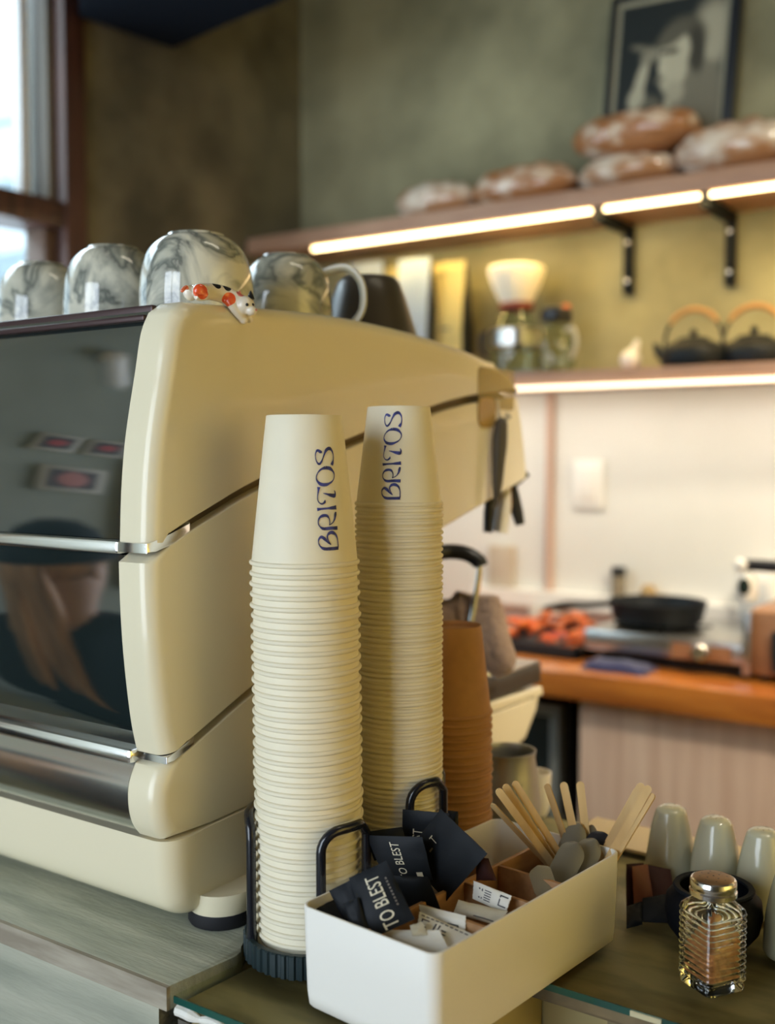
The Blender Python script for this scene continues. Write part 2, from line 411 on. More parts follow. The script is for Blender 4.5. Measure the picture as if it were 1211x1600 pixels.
for k in range(9):
    z = 2.0+.32*k; a = rnd.uniform(-.5, .5); s = 1 if k % 2 else -1
    b = MB(); b.tube([(-4.57, 3.07, z), (-4.5+a*.3, 3.07+s*.35, z+.15), (-4.4+a*.5, 3.07+s*.8, z+.22+a*.2)], [.025, .016, .006], 6, smooth=3)
    b.tube([(-4.5+a*.3, 3.07+s*.35, z+.15), (-4.5, 3.07+s*.5, z+.4)], [.012, .005], 5)
    b.build('branch', ext_dark, bt)

# ================================================================== SHELVES
def shelf(name, x0, x1, y0, z0, z1, label):
    t = thing(name, (x0, WY, z0), label, 'shelf')
    MB().box((x0, y0, z0), (x1, WY, z1), .003).build('board', shelf_wood, t)
    return t
US = shelf('wall_shelf', -1.995, .9, 2.22, 2.018, 2.060, 'upper pinkish wooden wall shelf carrying the bread loaves')
LS = shelf('wall_shelf', -1.995, .9, 2.22, 1.632, 1.664, 'lower pinkish wooden wall shelf carrying the coffee makers and kettles')
for x0, x1 in ((-1.774, -.997), (-.965, -.756), (-.733, -.1), (-.07, .8)):
    b = MB(); b.tube([(x0, 2.232, 2.0115), (x1, 2.232, 2.0115)], .0054, 10); b.build('led_tube', led_m, US)
    l = area_light('led_tube_light', ((x0+x1)/2, 2.245, 2.0145), ((x0+x1)/2, 2.30, 1.8), x1-x0, .008, 3.5*(x1-x0), (1.0, .70, .24))
for x0 in (-.981, -.7445, -.085):
    MB().box((x0-.008, 2.225, 2.003), (x0+.008, 2.24, 2.018)).build('led_connector', dark_grey, US, 0)
MB().box((-1.9, 2.212, 1.626), (.85, 2.236, 1.6325)).build('led_strip', led_w, LS, 0)
area_light('led_strip_light', (-.52, 2.255, 1.6300), (-.52, 2.31, 1.4), 2.7, .02, 5.0, (1.0, .91, .74))
for px, y1 in ((982, 460), (1141, 447)):
    q = on_y(px, y1, WY-.012)
    x = q.x
    k = thing('shelf_bracket', (x, WY, q.z), 'black metal bracket under the upper shelf, ' + ('nearer the coffee dripper' if px < 1000 else 'above the cast iron kettles'), 'bracket', 'brackets of the upper shelf')
    MB().box((x-.011, WY-.022, q.z), (x+.011, WY-.001, 2.012), .002).build('wall_leg', bracket_m, k)
    MB().box((x-.011, 2.27, 1.994), (x+.011, WY-.001, 2.0175), .002).build('arm', bracket_m, k)
    for dz in (.03, .12): 
        b = MB(); b.lathe([(0, 0), (.005, 0), (.004, .003), (0, .004)], (x, WY-.022, q.z+dz), 10, Matrix.Rotation(PI/2, 4, 'X')); b.build('screw', steel, k)

# bread
def loaf(x0, x1, z0, h, d, y, label, m, seed):
    cx = (x0+x1)/2; L = (x1-x0)
    o = thing('bread_loaf', (cx, y, z0), label, 'bread', 'loaves on the upper shelf')
    b = MB(); r = bmesh.ops.create_icosphere(b.bm, subdivisions=4, radius=1)
    for v in r['verts']:
        n = v.co.copy(); k = 1+.05*mnoise.noise(n*1.8+Vector((seed, 0, 0)))+.02*mnoise.noise(n*6+Vector((seed, 3, 0)))
        sx = math.copysign(abs(n.x)**.8, n.x); zz = n.z*.5+.5 if n.z > 0 else .5+.5*n.z
        for c in (-.45, 0, .45):         # slashes across the crust
            g = math.exp(-((n.x-c+.3*n.y)/.07)**2)
            if n.z > .3: k -= .055*g
        v.co = Vector((cx+sx*L/2*k, y+n.y*d/2*k, z0+max(0, zz)*h*k))
    b.build('crust', m, o, 180); return o
zu = 2.0602
def bx(px, py): return on_y(px, py, 2.31).x
loaf(bx(617, 300), bx(738, 300), zu, .098, .12, 2.33, 'small floured bread loaf at the left end of the bread row', crust2, 1)
loaf(bx(734, 280), bx(897, 280), zu, .105, .13, 2.33, 'long browned bread loaf second in the row, right of the small one', crust, 2)
loaf(bx(903, 270), bx(1062, 270), zu, .085, .15, 2.32, 'floured bread loaf lying under another loaf', crust2, 3)
loaf(bx(893, 225), bx(1086, 225), zu+.078, .105, .14, 2.33, 'big brown bread loaf stacked on top of another loaf', crust, 4)
loaf(bx(1058, 230), bx(1240, 230), zu, .118, .14, 2.31, 'floured bread loaf at the right edge under the picture', crust2, 5)

# framed picture: an unspecific monochrome portrait, leaning on the wall above the shelf
def portrait_mat():
    m = bpy.data.materials.new('monochrome_portrait'); m.use_nodes = True
    nt = m.node_tree; bs = nt.nodes['Principled BSDF']; bs.inputs['Roughness'].default_value = .35
    tc = nt.nodes.new('ShaderNodeTexCoord'); sep = nt.nodes.new('ShaderNodeSeparateXYZ'); nt.links.new(tc.outputs['Object'], sep.inputs[0])
    def M(op, a, b_=None, c=None):
        n = nt.nodes.new('ShaderNodeMath'); n.operation = op
        for i, v in enumerate((a, b_, c)):
            if v is None: continue
            if isinstance(v, (int, float)): n.inputs[i].default_value = v
            else: nt.links.new(v, n.inputs[i])
        return n.outputs[0]
    X, Z = sep.outputs['X'], sep.outputs['Z']
    cur = None
    def ell(cx, cz, rx, rz, rot, col, soft):
        nonlocal cur
        dx, dz = M('SUBTRACT', X, cx), M('SUBTRACT', Z, cz); c, s = math.cos(rot), math.sin(rot)
        u = M('DIVIDE', M('ADD', M('MULTIPLY', dx, c), M('MULTIPLY', dz, s)), rx)
        v = M('DIVIDE', M('SUBTRACT', M('MULTIPLY', dz, c), M('MULTIPLY', dx, s)), rz)
        d = M('SQRT', M('ADD', M('MULTIPLY', u, u), M('MULTIPLY', v, v)))
        mr = nt.nodes.new('ShaderNodeMapRange'); mr.interpolation_type = 'SMOOTHSTEP'
        nt.links.new(d, mr.inputs[0]); mr.inputs[1].default_value = 1+soft; mr.inputs[2].default_value = 1-soft; mr.inputs[3].default_value = 0; mr.inputs[4].default_value = 1
        mx = nt.nodes.new('ShaderNodeMix'); mx.data_type = 'RGBA'
        nt.links.new(mr.outputs[0], mx.inputs[0])
        if cur is None: mx.inputs[6].default_value = (.016, .021, .020, 1)
        else: nt.links.new(cur, mx.inputs[6])
        g = col; mx.inputs[7].default_value = (g, g*.93, g*.66, 1)
        cur = mx.outputs[2]
    for e in ((.084, .150, .048, .074, 0, .34, .4), (.060, .010, .064, .085, .2, .17, .14), (-.066, -.012, .046, .040, .35, .12, .25),
              (.016, .146, .054, .054, -.25, .085, .2), (.049, .118, .019, .052, .1, .045, .3), (-.002, .120, .036, .046, -.1, .46, .15),
              (-.002, .078, .032, .050, -.15, .44, .18), (-.010, .160, .040, .020, .5, .10, .3), (-.006, .124, .013, .007, .1, .04, .5),
              (-.026, .124, .009, .006, .1, .06, .5), (-.033, .062, .012, .006, .2, .16, .5), (-.028, .090, .010, .012, .2, .50, .4),
              (.004, .030, .022, .026, .3, .36, .35), (-.079, .062, .013, .056, -.22, .42, .3), (-.086, .028, .019, .026, -.3, .40, .3),
              (-.060, .122, .022, .018, .4, .24, .4), (-.084, .142, .024, .007, -.25, .16, .5), (-.010, .004, .008, .012, .2, .42, .4)):
        ell(e[0]+.010, e[1]-.034, *e[2:])
    nt.links.new(cur, bs.inputs['Base Color'])
    return m
pic_c = (-.897, WY-.035, 2.302)
pt = local('framed_picture', pic_c, 'black framed monochrome portrait on the wall above the bread', 'picture')
pw, ph = .152, .235
for n_, a, c in (('rail', (-pw, -.012, ph-.013), (pw, .012, ph)), ('rail', (-pw, -.012, -ph), (pw, .012, -ph+.013)), ('stile', (-pw, -.012, -ph), (-pw+.013, .012, ph)), ('stile', (pw-.022, -.012, -ph), (pw, .012, ph))):
    MB().box(a, c, .002).build('frame_'+n_, frame_black, pt)
MB().box((-pw+.010, -.001, -ph+.010), (pw-.010, .006, ph-.010)).build('mount', mat_board, pt, 0)
MB().box((-pw+.026, -.003, -ph+.02), (pw-.034, -.0005, ph-.026)).build('portrait_print', portrait_mat(), pt, 0)
pt.rotation_euler = (math.radians(-4), math.radians(2.5), 0)

# ================================================================== LOWER SHELF THINGS
zl = 1.6645
def bag(px0, px1, y, ztop, front, label, lean=0.0, depth=.06, side=True):
    x0, x1 = on_y(px0, 480, y).x, on_y(px1, 480, y).x
    t = thing('coffee_bag', ((x0+x1)/2, y, zl), label, 'coffee bag', 'coffee bags on the lower shelf')
    xm = (x0+x1)/2; hw = (x1-x0)/2; H = ztop-zl
    def side_poly(f):      # depth profile: full at the foot, pinched at the top
        return [(y, zl), (y-.002, zl+H*.4), (y+depth*.22, zl+H*.86), (y+depth*.25, ztop), (y+depth*.32, ztop), (y+depth*.6, zl+H*.8), (y+depth, zl+H*.4), (y+depth, zl)]
    b = MB()
    b.prism([(p_[0]+.002, p_[1]) for p_ in side_poly(0)], xm-hw*.97, xm+hw*.97, 'x'); b.build('gusset', bag_black, t, 0)
    b = MB(); P = side_poly(0)[:5]; n = 9
    rows = []
    for (yy, zz) in [P[0], P[1], ((P[1][0]+P[2][0])/2-.002, (P[1][1]+P[2][1])/2), P[2], P[3]]:
        rows.append([b.bm.verts.new((xm-hw+2*hw*i/n + lean*(zz-zl), yy-.004*math.sin(PI*i/n), zz)) for i in range(n+1)])
    for A, B in zip(rows, rows[1:]):
        for i in range(n): b.bm.faces.new((A[i], A[i+1], B[i+1], B[i]))
    g = bmesh.ops.solidify(b.bm, geom=b.bm.faces[:], thickness=.0015)
    b.build('front_panel', front, t)
    w = hw*.5; z = zl+H*.42
    MB().box((xm-w*.6, y-.0075, z), (xm+w*.6, y-.0068, z+.006)).build('label_print', dim_ink, t, 0)
    return t
bag(540, 594, 2.36, on_y(575, 410, 2.38).z, bag_grey, 'pale grey coffee bag half hidden behind the dark cup')
bag(594, 640, 2.38, on_y(605, 420, 2.40).z, bag_yellow, 'narrow yellow coffee bag between two grey bags')
bag(617, 667, 2.28, on_y(645, 405, 2.30).z, bag_grey, 'pale grey coffee bag in front, with a black side gusset')
bag(672, 722, 2.33, on_y(700, 410, 2.35).z, bag_yellow, 'yellow coffee bag at the right end, tapering to the foot')

# glass coffee dripper with paper filter
q = on_y(806, 575, 2.33); cx, cy = q.x, 2.33
zz = lambda py: on_y(806, py, 2.33).z
d = thing('coffee_dripper', (cx, cy, zl), 'glass pour-over coffee maker with white paper filter and dark red collar', 'coffee maker')
s = 2.33/ray(806, 500).y/FPX      # metres per pixel there
b = MB(); b.lathe([(0, zl+.003), (40*s, zl+.003), (42*s, zl+.01), (40*s, zz(525)), (34*s, zz(510)), (24*s, zz(492)), (22*s, zz(482)), (20.5*s, zz(482)), (22.5*s, zz(492)), (32.5*s, zz(510)), (38.5*s, zz(525)), (40.5*s, zl+.011), (38*s, zl+.0055), (0, zl+.0055)], (cx, cy, 0), 32); b.build('carafe', ware_glass, d)
b = MB(); b.lathe([(0, zz(479)), (21*s, zz(478)), (27*s, zz(468)), (35*s, zz(450)), (42*s, zz(430)), (43*s, zz(421)), (40*s, zz(417)), (36*s, zz(424)), (30*s, zz(450)), (18*s, zz(472)), (0, zz(474))], (cx, cy, 0), 64, flute=lambda a, z: 1+.03*math.sin(20*a)); b.build('paper_filter', filter_m, d)
b = MB(); b.lathe([(25*s, zz(486)), (28*s, zz(482)), (28*s, zz(478)), (25*s, zz(474)), (20*s, zz(474)), (20*s, zz(486))], (cx, cy, 0), 24); b.build('collar', leather, d)
b = MB(); b.lathe([(39*s, zz(545)), (43*s, zz(542)), (43*s, zz(518)), (39*s, zz(515)), (38*s, zz(518)), (38*s, zz(542))], (cx, cy, 0), 24); b.build('steel_band', steel, d)
b = MB(); b.tube([(cx-40*s, cy-.01, zz(520)), (cx-52*s, cy-.02, zz(522)), (cx-54*s, cy-.02, zz(545)), (cx-44*s, cy-.015, zz(556))], .008, 8, smooth=4); b.build('handle', black_pl, d)
# small box of fruit tea beside
# glass server with dark lid
q = on_y(868, 575, 2.29); cx, cy = q.x, 2.29; zz = lambda py: on_y(868, py, 2.29).z; s = 2.29/ray(868, 500).y/FPX
d = thing('coffee_server', (cx, cy, zl), 'squat glass server with black lid and glass handle beside the dripper', 'coffee pot')
b = MB(); b.lathe([(0, zl+.004), (30*s, zl+.004), (33*s, zz(562)), (30*s, zz(540)), (19*s, zz(515)), (22*s, zz(505)), (20.6*s, zz(505)), (17.5*s, zz(515)), (28.5*s, zz(540)), (31*s, zz(562)), (28*s, zl+.007), (0, zl+.007)], (cx, cy, 0), 32, flute=lambda a, z: 1+.012*math.sin(16*a)); b.build('bowl', ware_glass, d)
b = MB(); b.lathe([(0, zl+.001), (34*s, zl+.001), (34*s, zl+.004), (0, zl+.004)], (cx, cy, 0), 24); b.build('base_mat', black_pl, d)
b = MB(); b.lathe([(0, zz(503)), (24*s, zz(503)), (26*s, zz(498)), (24*s, zz(484)), (14*s, zz(480)), (0, zz(479))], (cx, cy, 0), 24); b.build('lid', black_pl, d)
b = MB(); b.ball((cx+17*s, cy, zz(482)), 7*s, (1, 1, .9), 2); b.build('lid_knob', mat('orange_knob', (.55, .14, .05), .4), d)
b = MB(); b.tube([(cx+20*s, cy-.01, zz(518)), (cx+34*s, cy-.015, zz(517)), (cx+40*s, cy-.015, zz(538)), (cx+31*s, cy-.012, zz(562))], .0055, 8, smooth=4); b.build('handle', mat('frosted_glass', (.75, .72, .6), .15, trans=.4), d)
# scale tray under the glassware
b = MB(); q = on_y(838, 575, 2.27); b.box((q.x-.055, 2.225, zl), (q.x+.03, 2.29, zl+.006), .002); tag(b.build('coffee_scale', mat('slate_plastic', (.10, .12, .13), .4)), 'flat slate grey scale lying in front of the glass server', 'scale')
# white garlic-like bird
q = on_y(985, 570, 2.30); cx = q.x; s = 2.30/ray(985, 550).y/FPX
d = thing('ceramic_bird', (cx, 2.30, zl), 'small white ceramic bird on the lower shelf left of the kettles', 'figurine')
b = MB(); b.ball((cx, 2.30, zl+17*s), 17*s, (1.0, .9, 1.0), 3); b.build('body', ceramic_w, d)
b = MB(); b.tube([(cx+3*s, 2.30, zl+25*s), (cx+9*s, 2.30, zl+38*s), (cx+11*s, 2.30, zl+48*s)], [12*s, 6*s, 3*s], 10, smooth=4); b.build('head', ceramic_w, d)
# cast iron kettles
def kettle(px, y, label, sc=1.0):
    q = on_y(px, 560, y); s = y/ray(px, 520).y/FPX*sc
    d = local('cast_iron_kettle', (q.x, y, zl), label, 'kettle', 'cast iron kettles on the lower shelf')
    b = MB(); b.lathe([(0, 0), (40*s, 0), (48*s, 4*s), (52*s, 16*s), (50*s, 27*s), (44*s, 34*s), (26*s, 41*s), (24*s, 43*s), (0, 45*s)], n=40); b.build('pot', iron, d)
    b = MB(); b.lathe([(25*s, 42*s), (24*s, 45*s), (8*s, 48*s), (4*s, 50*s), (6*s, 55*s), (4*s, 59*s), (0, 60*s)], n=24); b.build('lid', iron, d)
    b = MB(); b.tube([(-44*s, 0, 18*s), (-54*s, 0, 24*s), (-60*s, 0, 36*s), (-64*s, 0, 38*s)], [11*s, 8*s, 5*s, 4.5*s], 10, smooth=3); b.build('spout', iron, d)
    arc = lambda a: (46*s*math.cos(a), 0, (40+50*math.sin(a))*s)
    MB().tube([arc(PI*k/20-.15) for k in range(0, 7)], 2.6*s, 8).build('handle_wire', iron, d); MB().tube([arc(PI*k/20+.15) for k in range(14, 21)], 2.6*s, 8).build('handle_wire', iron, d)
    b = MB(); b.tube([arc(PI*k/20) for k in range(4, 17)], [2.6*s]+[4.4*s]*11+[2.6*s], 10); b.build('handle_grip', handle_wood, d)
    return d
kettle(1083, 2.29, 'black cast iron kettle with arched tan handle, left of the pair')
kettle(1178, 2.34, 'black cast iron kettle with arched tan handle at the right edge, partly behind the first', 1.05)

# switch plate
q = on_y(921, 757, WY-.01); h = 2.46/ray(921, 757).y/FPX
d = thing('switch_plate', (q.x, WY-.008, q.z), 'white switch plate on the pale lower wall', 'switch')
MB().box((q.x-.040, WY-.018, q.z-.059), (q.x+.040, WY-.0085, q.z+.059), .004).build('plate', switch_m, d)
MB().box((q.x-.024, WY-.021, q.z-.040), (q.x+.024, WY-.017, q.z+.040), .002).build('rocker', mat('cream_rocker', (.88, .83, .75), .35), d)

# ================================================================== BACK COUNTER
CT = 1.048
t = thing('back_counter', (-.5, 2.2, 0), 'varnished orange wood back counter along the shelf wall', 'counter')
MB().box((-1.9, 1.955, CT-.056), (1.4, WY-.01, CT), .004).build('worktop', orange_wood, t)
q = on_y(905, 1200, 1.985)
MB().box((q.x, 1.985, .05), (1.4, 2.02, CT-.056), .002).build('front_panel', pink_veneer, t)
MB().box((q.x, 1.99, .05), (q.x+.02, WY-.01, CT-.056)).build('side_panel', pink_veneer, t, 0)
MB().box((-1.9, 2.02, .05), (-1.88, WY-.01, CT-.056)).build('side_panel', pink_veneer, t, 0)
q0, q1 = on_y(842, 1120, 2.02), on_y(872, 1120, 2.02)
t = thing('under_counter_fridge', (q0.x-.2, 2.2, 0), 'dark under-counter fridge with grey frame, left of the pinkish panel', 'fridge')
MB().box((q0.x-.5, 2.06, .05), (q1.x+.005, WY-.02, .955), .004).build('body', black_pl, t)
MB().box((q0.x-.49, 2.045, .06), (q1.x-.03, 2.06, .93), .004).build('door', mat('fridge_glass', (.01, .02, .025), .15), t)
MB().box((q1.x-.028, 2.035, .06), (q1.x-.004, 2.06, .94), .004).build('door_frame', mat('grey_frame_paint', (.19, .20, .19), .4), t)
MB().box((q0.x-.49, 2.035, .93), (q1.x-.004, 2.06, .955), .004).build('top_frame', mat('grey_frame_paint', (.19, .20, .19), .4), t)

# stove with pan
def bp(px, py, y): return on_y(px, py, y)
x0, x1 = bp(912, 1000, 2.08).x, bp(1168, 1020, 2.08).x
t = thing('portable_stove', ((x0+x1)/2, 2.2, CT), 'flat silver portable stove under the black frying pan', 'stove')
MB().box((x0, 2.08, CT+.025), (x1, 2.36, CT+.068), .005).build('body', steel, t)
MB().box((x0+.03, 2.10, CT+.001), (x1-.01, 2.35, CT+.026)).build('base', black_pl, t, 0)
MB().box((x0+.19, 2.077, CT+.028), (x1-.03, 2.081, CT+.058)).build('front_plate', copper, t, 0)
q = bp(1095, 1012, 2.07)
b = MB(); b.lathe([(0, 0), (.019, 0), (.019, .012), (.014, .020), (0, .021)], (q.x, 2.078, CT+.045), 20, Matrix.Rotation(PI/2, 4, 'X')); b.build('knob', chrome, t)
for a in range(4):
    c = math.cos(a*PI/2+.4); s_ = math.sin(a*PI/2+.4); xc = bp(1035, 980, 2.2).x
    b = MB(); b.tube([(xc+.04*c, 2.20+.04*s_, CT+.0685), (xc+.10*c, 2.20+.10*s_, CT+.0685)], .0045, 6); b.build('pan_support', black_metal, t)
xc = bp(1027, 980, 2.2).x
t = thing('frying_pan', (xc, 2.20, CT+.074), 'black frying pan with long handle on the silver stove', 'pan')
b = MB(); z0 = CT+.074
b.lathe([(0, z0), (.082, z0), (.092, z0+.008), (.102, z0+.048), (.099, z0+.048), (.089, z0+.010), (.08, z0+.004), (0, z0+.004)], (xc, 2.20, 0), 40); b.build('bowl', iron, t)
h0, h1 = Vector((xc-.095, 2.185, z0+.036)), at(850, 951, (Vector((xc-.09, 2.18, z0))-EYE).dot(FWD)-.03)
b = MB(); b.tube([h0, h0.lerp(h1, .35), h0.lerp(h1, .7)+Vector((0, 0, .004)), h1], [.009, .010, .012, .008], 10, smooth=3, flat=.6); b.build('handle', iron, t)
# blue cloth
q0, q1 = on_z(917, 1040, CT), on_z(1012, 1035, CT)
def rag(name, cx, cy, L, W, H, z, m, label, cat, rz, seed):
    b = MB(); n = 16; V = {}
    for i in range(n+1):
        for j in range(n+1):
            u, v = i/n*2-1, j/n*2-1
            e = min(1, (1-abs(u))*5)*min(1, (1-abs(v))*5)
            x = u*L/2*(1+.05*math.sin(5*v+seed)); y = v*W/2*(1+.06*math.sin(4*u+seed))
            zz_ = z+.003+H*e*(.75+.35*mnoise.noise(Vector((u*2.2, v*2.2, seed))))
            V[i, j] = b.bm.verts.new((cx+x*math.cos(rz)-y*math.sin(rz), cy+x*math.sin(rz)+y*math.cos(rz), zz_))
    for i in range(n):
        for j in range(n): b.bm.faces.new((V[i, j], V[i+1, j], V[i+1, j+1], V[i, j+1]))
    g = bmesh.ops.extrude_face_region(b.bm, geom=b.bm.faces[:])
    for v in g['geom']:
        if isinstance(v, bmesh.types.BMVert): v.co.z = z+.001
    return tag(b.build(name, m, smooth=60), label, cat)
qc = on_z(962, 1040, CT+.01)
rag('folded_cloth', qc.x, qc.y+.01, .135, .075, .017, CT, blue_cloth, 'folded navy blue cloth on the orange counter edge', 'cloth', .0, 3)
# tray of peppers
qa = on_z(800, 1012, CT+.015); qb = on_z(905, 985, CT+.015)
x0, x1 = bp(770, 1000, 2.12).x, bp(918, 1000, 2.12).x
t = thing('baking_tray', ((x0+x1)/2, 2.2, CT), 'black baking tray with orange food, left of the stove', 'tray')
for a, c in (((x0, 2.07, CT+.001), (x1, 2.36, CT+.005)), ((x0, 2.07, CT+.001), (x1, 2.076, CT+.026)), ((x0, 2.354, CT+.001), (x1, 2.36, CT+.026)), ((x0, 2.07, CT+.001), (x0+.006, 2.36, CT+.026)), ((x1-.006, 2.07, CT+.001), (x1, 2.36, CT+.026))):
    MB().box(a, c).build('tray_side' if c[2] > CT+.01 else 'tray_floor', tray_m, t, 0)
rnd = random.Random(8); W_ = x1-x0; PL = ('left', 'middle', 'right'); PD = ('front', 'centre', 'back'); seen = {}
for k in range(54):
    u, v = rnd.uniform(.08, .90), rnd.uniform(.10, .85)
    hgt = max(0, 1-((u-.42)/.5)**2)*max(.2, 1-((v-.5)/.6)**2)
    zc = CT+.012+.058*hgt*rnd.uniform(.45, 1)
    c = Vector((x0+W_*u, 2.07+.29*v, zc)); a = rnd.uniform(0, 6.3); r = rnd.uniform(.018, .034)
    b = MB(); b.tube([c+Vector((r*math.cos(a), r*math.sin(a), -.006)), c+Vector((.004*math.sin(a*3), 0, .006)), c-Vector((r*math.cos(a), r*math.sin(a), rnd.uniform(-.016, .008)))], [.003, .0095, .003], 7, smooth=3, flat=.32)
    tag(b.build('pepper_slice', pepper_a if rnd.random() < .85 else pepper_b, smooth=180), 'roasted orange slice heaped with others on the black baking tray', 'food', 'orange slices on the baking tray')
# jar with black lid against the wall, and a small brown pot
q = on_y(961, 940, 2.41); z0 = 1.1385
t = thing('spice_jar', (q.x, 2.425, z0), 'small glass spice jar with black lid on the white ledge', 'jar')
b = MB(); b.lathe([(0, z0), (.016, z0), (.017, z0+.004), (.017, z0+.048), (.014, z0+.052), (0, z0+.052)], (q.x, 2.43, 0), 20); b.build('body', mat('peppery_glass', (.30, .25, .17), .15, coat=.5, var=.3, scale=90), t)
b = MB(); b.lathe([(0, z0+.052), (.0175, z0+.052), (.0175, z0+.070), (.015, z0+.072), (0, z0+.072)], (q.x, 2.43, 0), 20); b.build('lid', black_pl, t)
q = on_y(1011, 925, 2.42)
b = MB(); b.lathe([(0, z0), (.016, z0), (.020, z0+.014), (.014, z0+.030), (.011, z0+.034), (0, z0+.034)], (q.x, 2.428, 0), 20); tag(b.build('brown_pot', mat('tan_pot', (.40, .26, .10), .5)), 'tiny tan pot on the white ledge right of the spice jar', 'pot')
# wooden board leaning far left, small pale things
q = on_y(783, 890, 2.44); 
b = MB(); b.box((q.x-.035, 2.435, 1.139), (q.x+.035, 2.4515, 1.245), .003); t = tag(b.build('cork_board', mat('pale_board', (.56, .47, .36), .7, rgb2=(.40, .27, .12), scale=4, lo=.3, hi=.5))
        , 'small pale tan board standing on the white ledge behind the towel', 'board')
# pots beside pan: white bowls, glasses
for px, r, h, lab in ((838, .020, .05, 'small white cup behind the tray of orange food'), (868, .016, .045, 'narrow white cup right behind the pan handle')):
    q = on_y(px, 950, 2.385)
    b = MB(); b.lathe([(0, CT), (r*.7, CT), (r, CT+h), (r*.9, CT+h), (r*.62, CT+.006), (0, CT+.006)], (q.x, 2.385, 0), 24)
    tag(b.build('white_cup', ceramic_w), lab, 'cup', 'white cups behind the tray')
# toaster oven at right, with scale-like white appliance behind
x0 = bp(1163, 1000, 2.06).x
t = thing('toaster_oven', (x0+.2, 2.2, CT), 'copper toaster oven with dark glass door at the right edge', 'oven')
MB().box((x0, 2.07, CT+.012), (x0+.40, 2.36, CT+.135), .006).build('body', copper, t)
MB().box((x0-.004, 2.058, CT+.012), (x0+.012, 2.08, CT+.135), .003).build('corner_trim', steel, t)
MB().box((x0+.05, 2.058, CT+.022), (x0+.38, 2.071, CT+.100), .003).build('door', oven_glass, t)
for dx in (.03, .37): 
    b = MB(); b.lathe([(0, CT), (.012, CT), (.010, CT+.013), (0, CT+.013)], (x0+dx, 2.10, 0), 12); b.build('foot', rubber, t)
q = on_y(1160, 935, 2.25)
t = thing('white_appliance', (q.x, 2.3, CT), 'white squarish kitchen appliance between the pan and the toaster oven', 'appliance')
MB().box((q.x-.045, 2.365, CT+.001), (q.x+.035, 2.43, CT+.175), .010).build('housing', switch_m, t)
MB().box((q.x-.040, 2.362, CT+.06), (q.x+.02, 2.367, CT+.155), .002).build('front', mat('pale_grey_front', (.70, .70, .68), .4), t)
q = on_y(1185, 925, 2.2); zt = CT+.1355
t = thing('hand_blender', (q.x, 2.2, zt), 'white and black gadget with round silver end lying on the toaster oven', 'gadget')
b = MB(); b.lathe([(0, 0), (.018, 0), (.022, .012), (.022, .045), (.014, .06), (0, .06)], (q.x-.02, 2.19, zt), 20); b.build('base', switch_m, t)
b = MB(); b.lathe([(0, -.004), (.013, -.003), (.011, .002), (0, .003)], (q.x-.02, 2.168, zt+.032), 16, Matrix.Rotation(PI/2, 4, 'X'), sy=1.4); b.build('dial', mat('green_black_dial', (.015, .03, .025), .2), t)
b = MB(); b.tube([(q.x-.035, 2.19, zt+.074), (q.x+.16, 2.20, zt+.070)], [.012, .015], 14); b.build('grip', black_pl, t)
b = MB(); b.ball((q.x-.03, 2.178, zt+.074), .014, (1, .8, 1), 2); b.build('round_end', mat('bright_metal_white', (.86, .86, .84), .2), t)

# ================================================================== NEAR COUNTERS
t = thing('wooden_counter', (-1.1, .9, 0), 'weathered grey-green wooden counter under the espresso machine', 'counter')
poly = [(-1.99, .585), (-.611, .585), (-.6025, .650)]+[(-.5655+.0590*math.cos(math.radians(a)), .7050+.0590*math.sin(math.radians(a))) for a in (229, 220, 210, 200, 190, 180)]+[(-.6237, .93), (-.668, .95), (-.668, 1.26), (-1.99, 1.26)]
MB().prism(poly, ZW-.020, ZW, 'z', .0012).build('top_board', weathered, t)
MB().box((-1.99, .581, ZW-.0195), (-.611, .5855, ZW-.0005)).build('edge_band', raw_edge, t, 0)
MB().box((-1.99, .5905, .05), (-.630, .615, ZW-.0225)).build('front_panel', weather_front, t, 0)
MB().box((-1.99, .588, ZW-.0225), (-.624, .60, ZW-.020)).build('shadow_gap', raw_edge, t, 0)
MB().box((-.69, .615, .05), (-.67, 1.25, ZW-.020)).build('side_panel', weather_front, t, 0)
MB().box((-1.99, 1.23, .05), (-.69, 1.25, ZW-.020)).build('back_panel', weather_front, t, 0)

# glass topped display counter, stepping back on the right
t = thing('glass_counter', (-.3, .8, 0), 'olive-brown display counter with a glass top, right of the wooden counter', 'counter')
YB = 1.15
GL = [(-.606, .585), (-.405, .585), (-.405, .769), (.95, .769), (.95, YB), (-.660, YB), (-.660, .955), (-.6235, .935)]+[(-.5655+.0586*math.cos(math.radians(a)), .7050+.0586*math.sin(math.radians(a))) for a in (180, 190, 200, 210, 220, 229)]+[(-.600, .650)]
MB().prism(GL, ZG-.0062, ZG-.0002, 'z').build('glass_top', counter_glass, t, 0)
inset = [(-.602, .588), (-.408, .588), (-.408, .772), (.94, .772), (.94, YB-.004), (-.655, YB-.004), (-.655, .957), (-.618, .937), (-.6185, .69), (-.596, .668)]
MB().prism(inset, ZG-.0162, ZG-.0066, 'z').build('under_board', board_m, t, 0)
MB().box((-.606, .5835, ZG-.006), (-.405, .5848, ZG-.0005)).build('glass_edge', glass_edge, t, 0)
MB().box((-.405, .7675, ZG-.006), (.95, .7688, ZG-.0005)).build('glass_edge', glass_edge, t, 0)
MB().box((on_y(985, 1560, .767).x, .7662, ZG-.0052), (on_y(1034, 1575, .767).x, .7676, ZG-.0012)).build('edge_glint', mat('pale_glint', (.85, .78, .50), .25, metal=.6), t, 0)  # painted strip standing in for a bright reflection on the glass edge
MB().box((-.5, YB-.075, ZG), (.94, YB, ZG+.0035)).build('rear_lit_strip', mat('tan_strip', (.42, .31, .15), .4), t, 0)  # tan strip painted where the back of the counter surface is lit
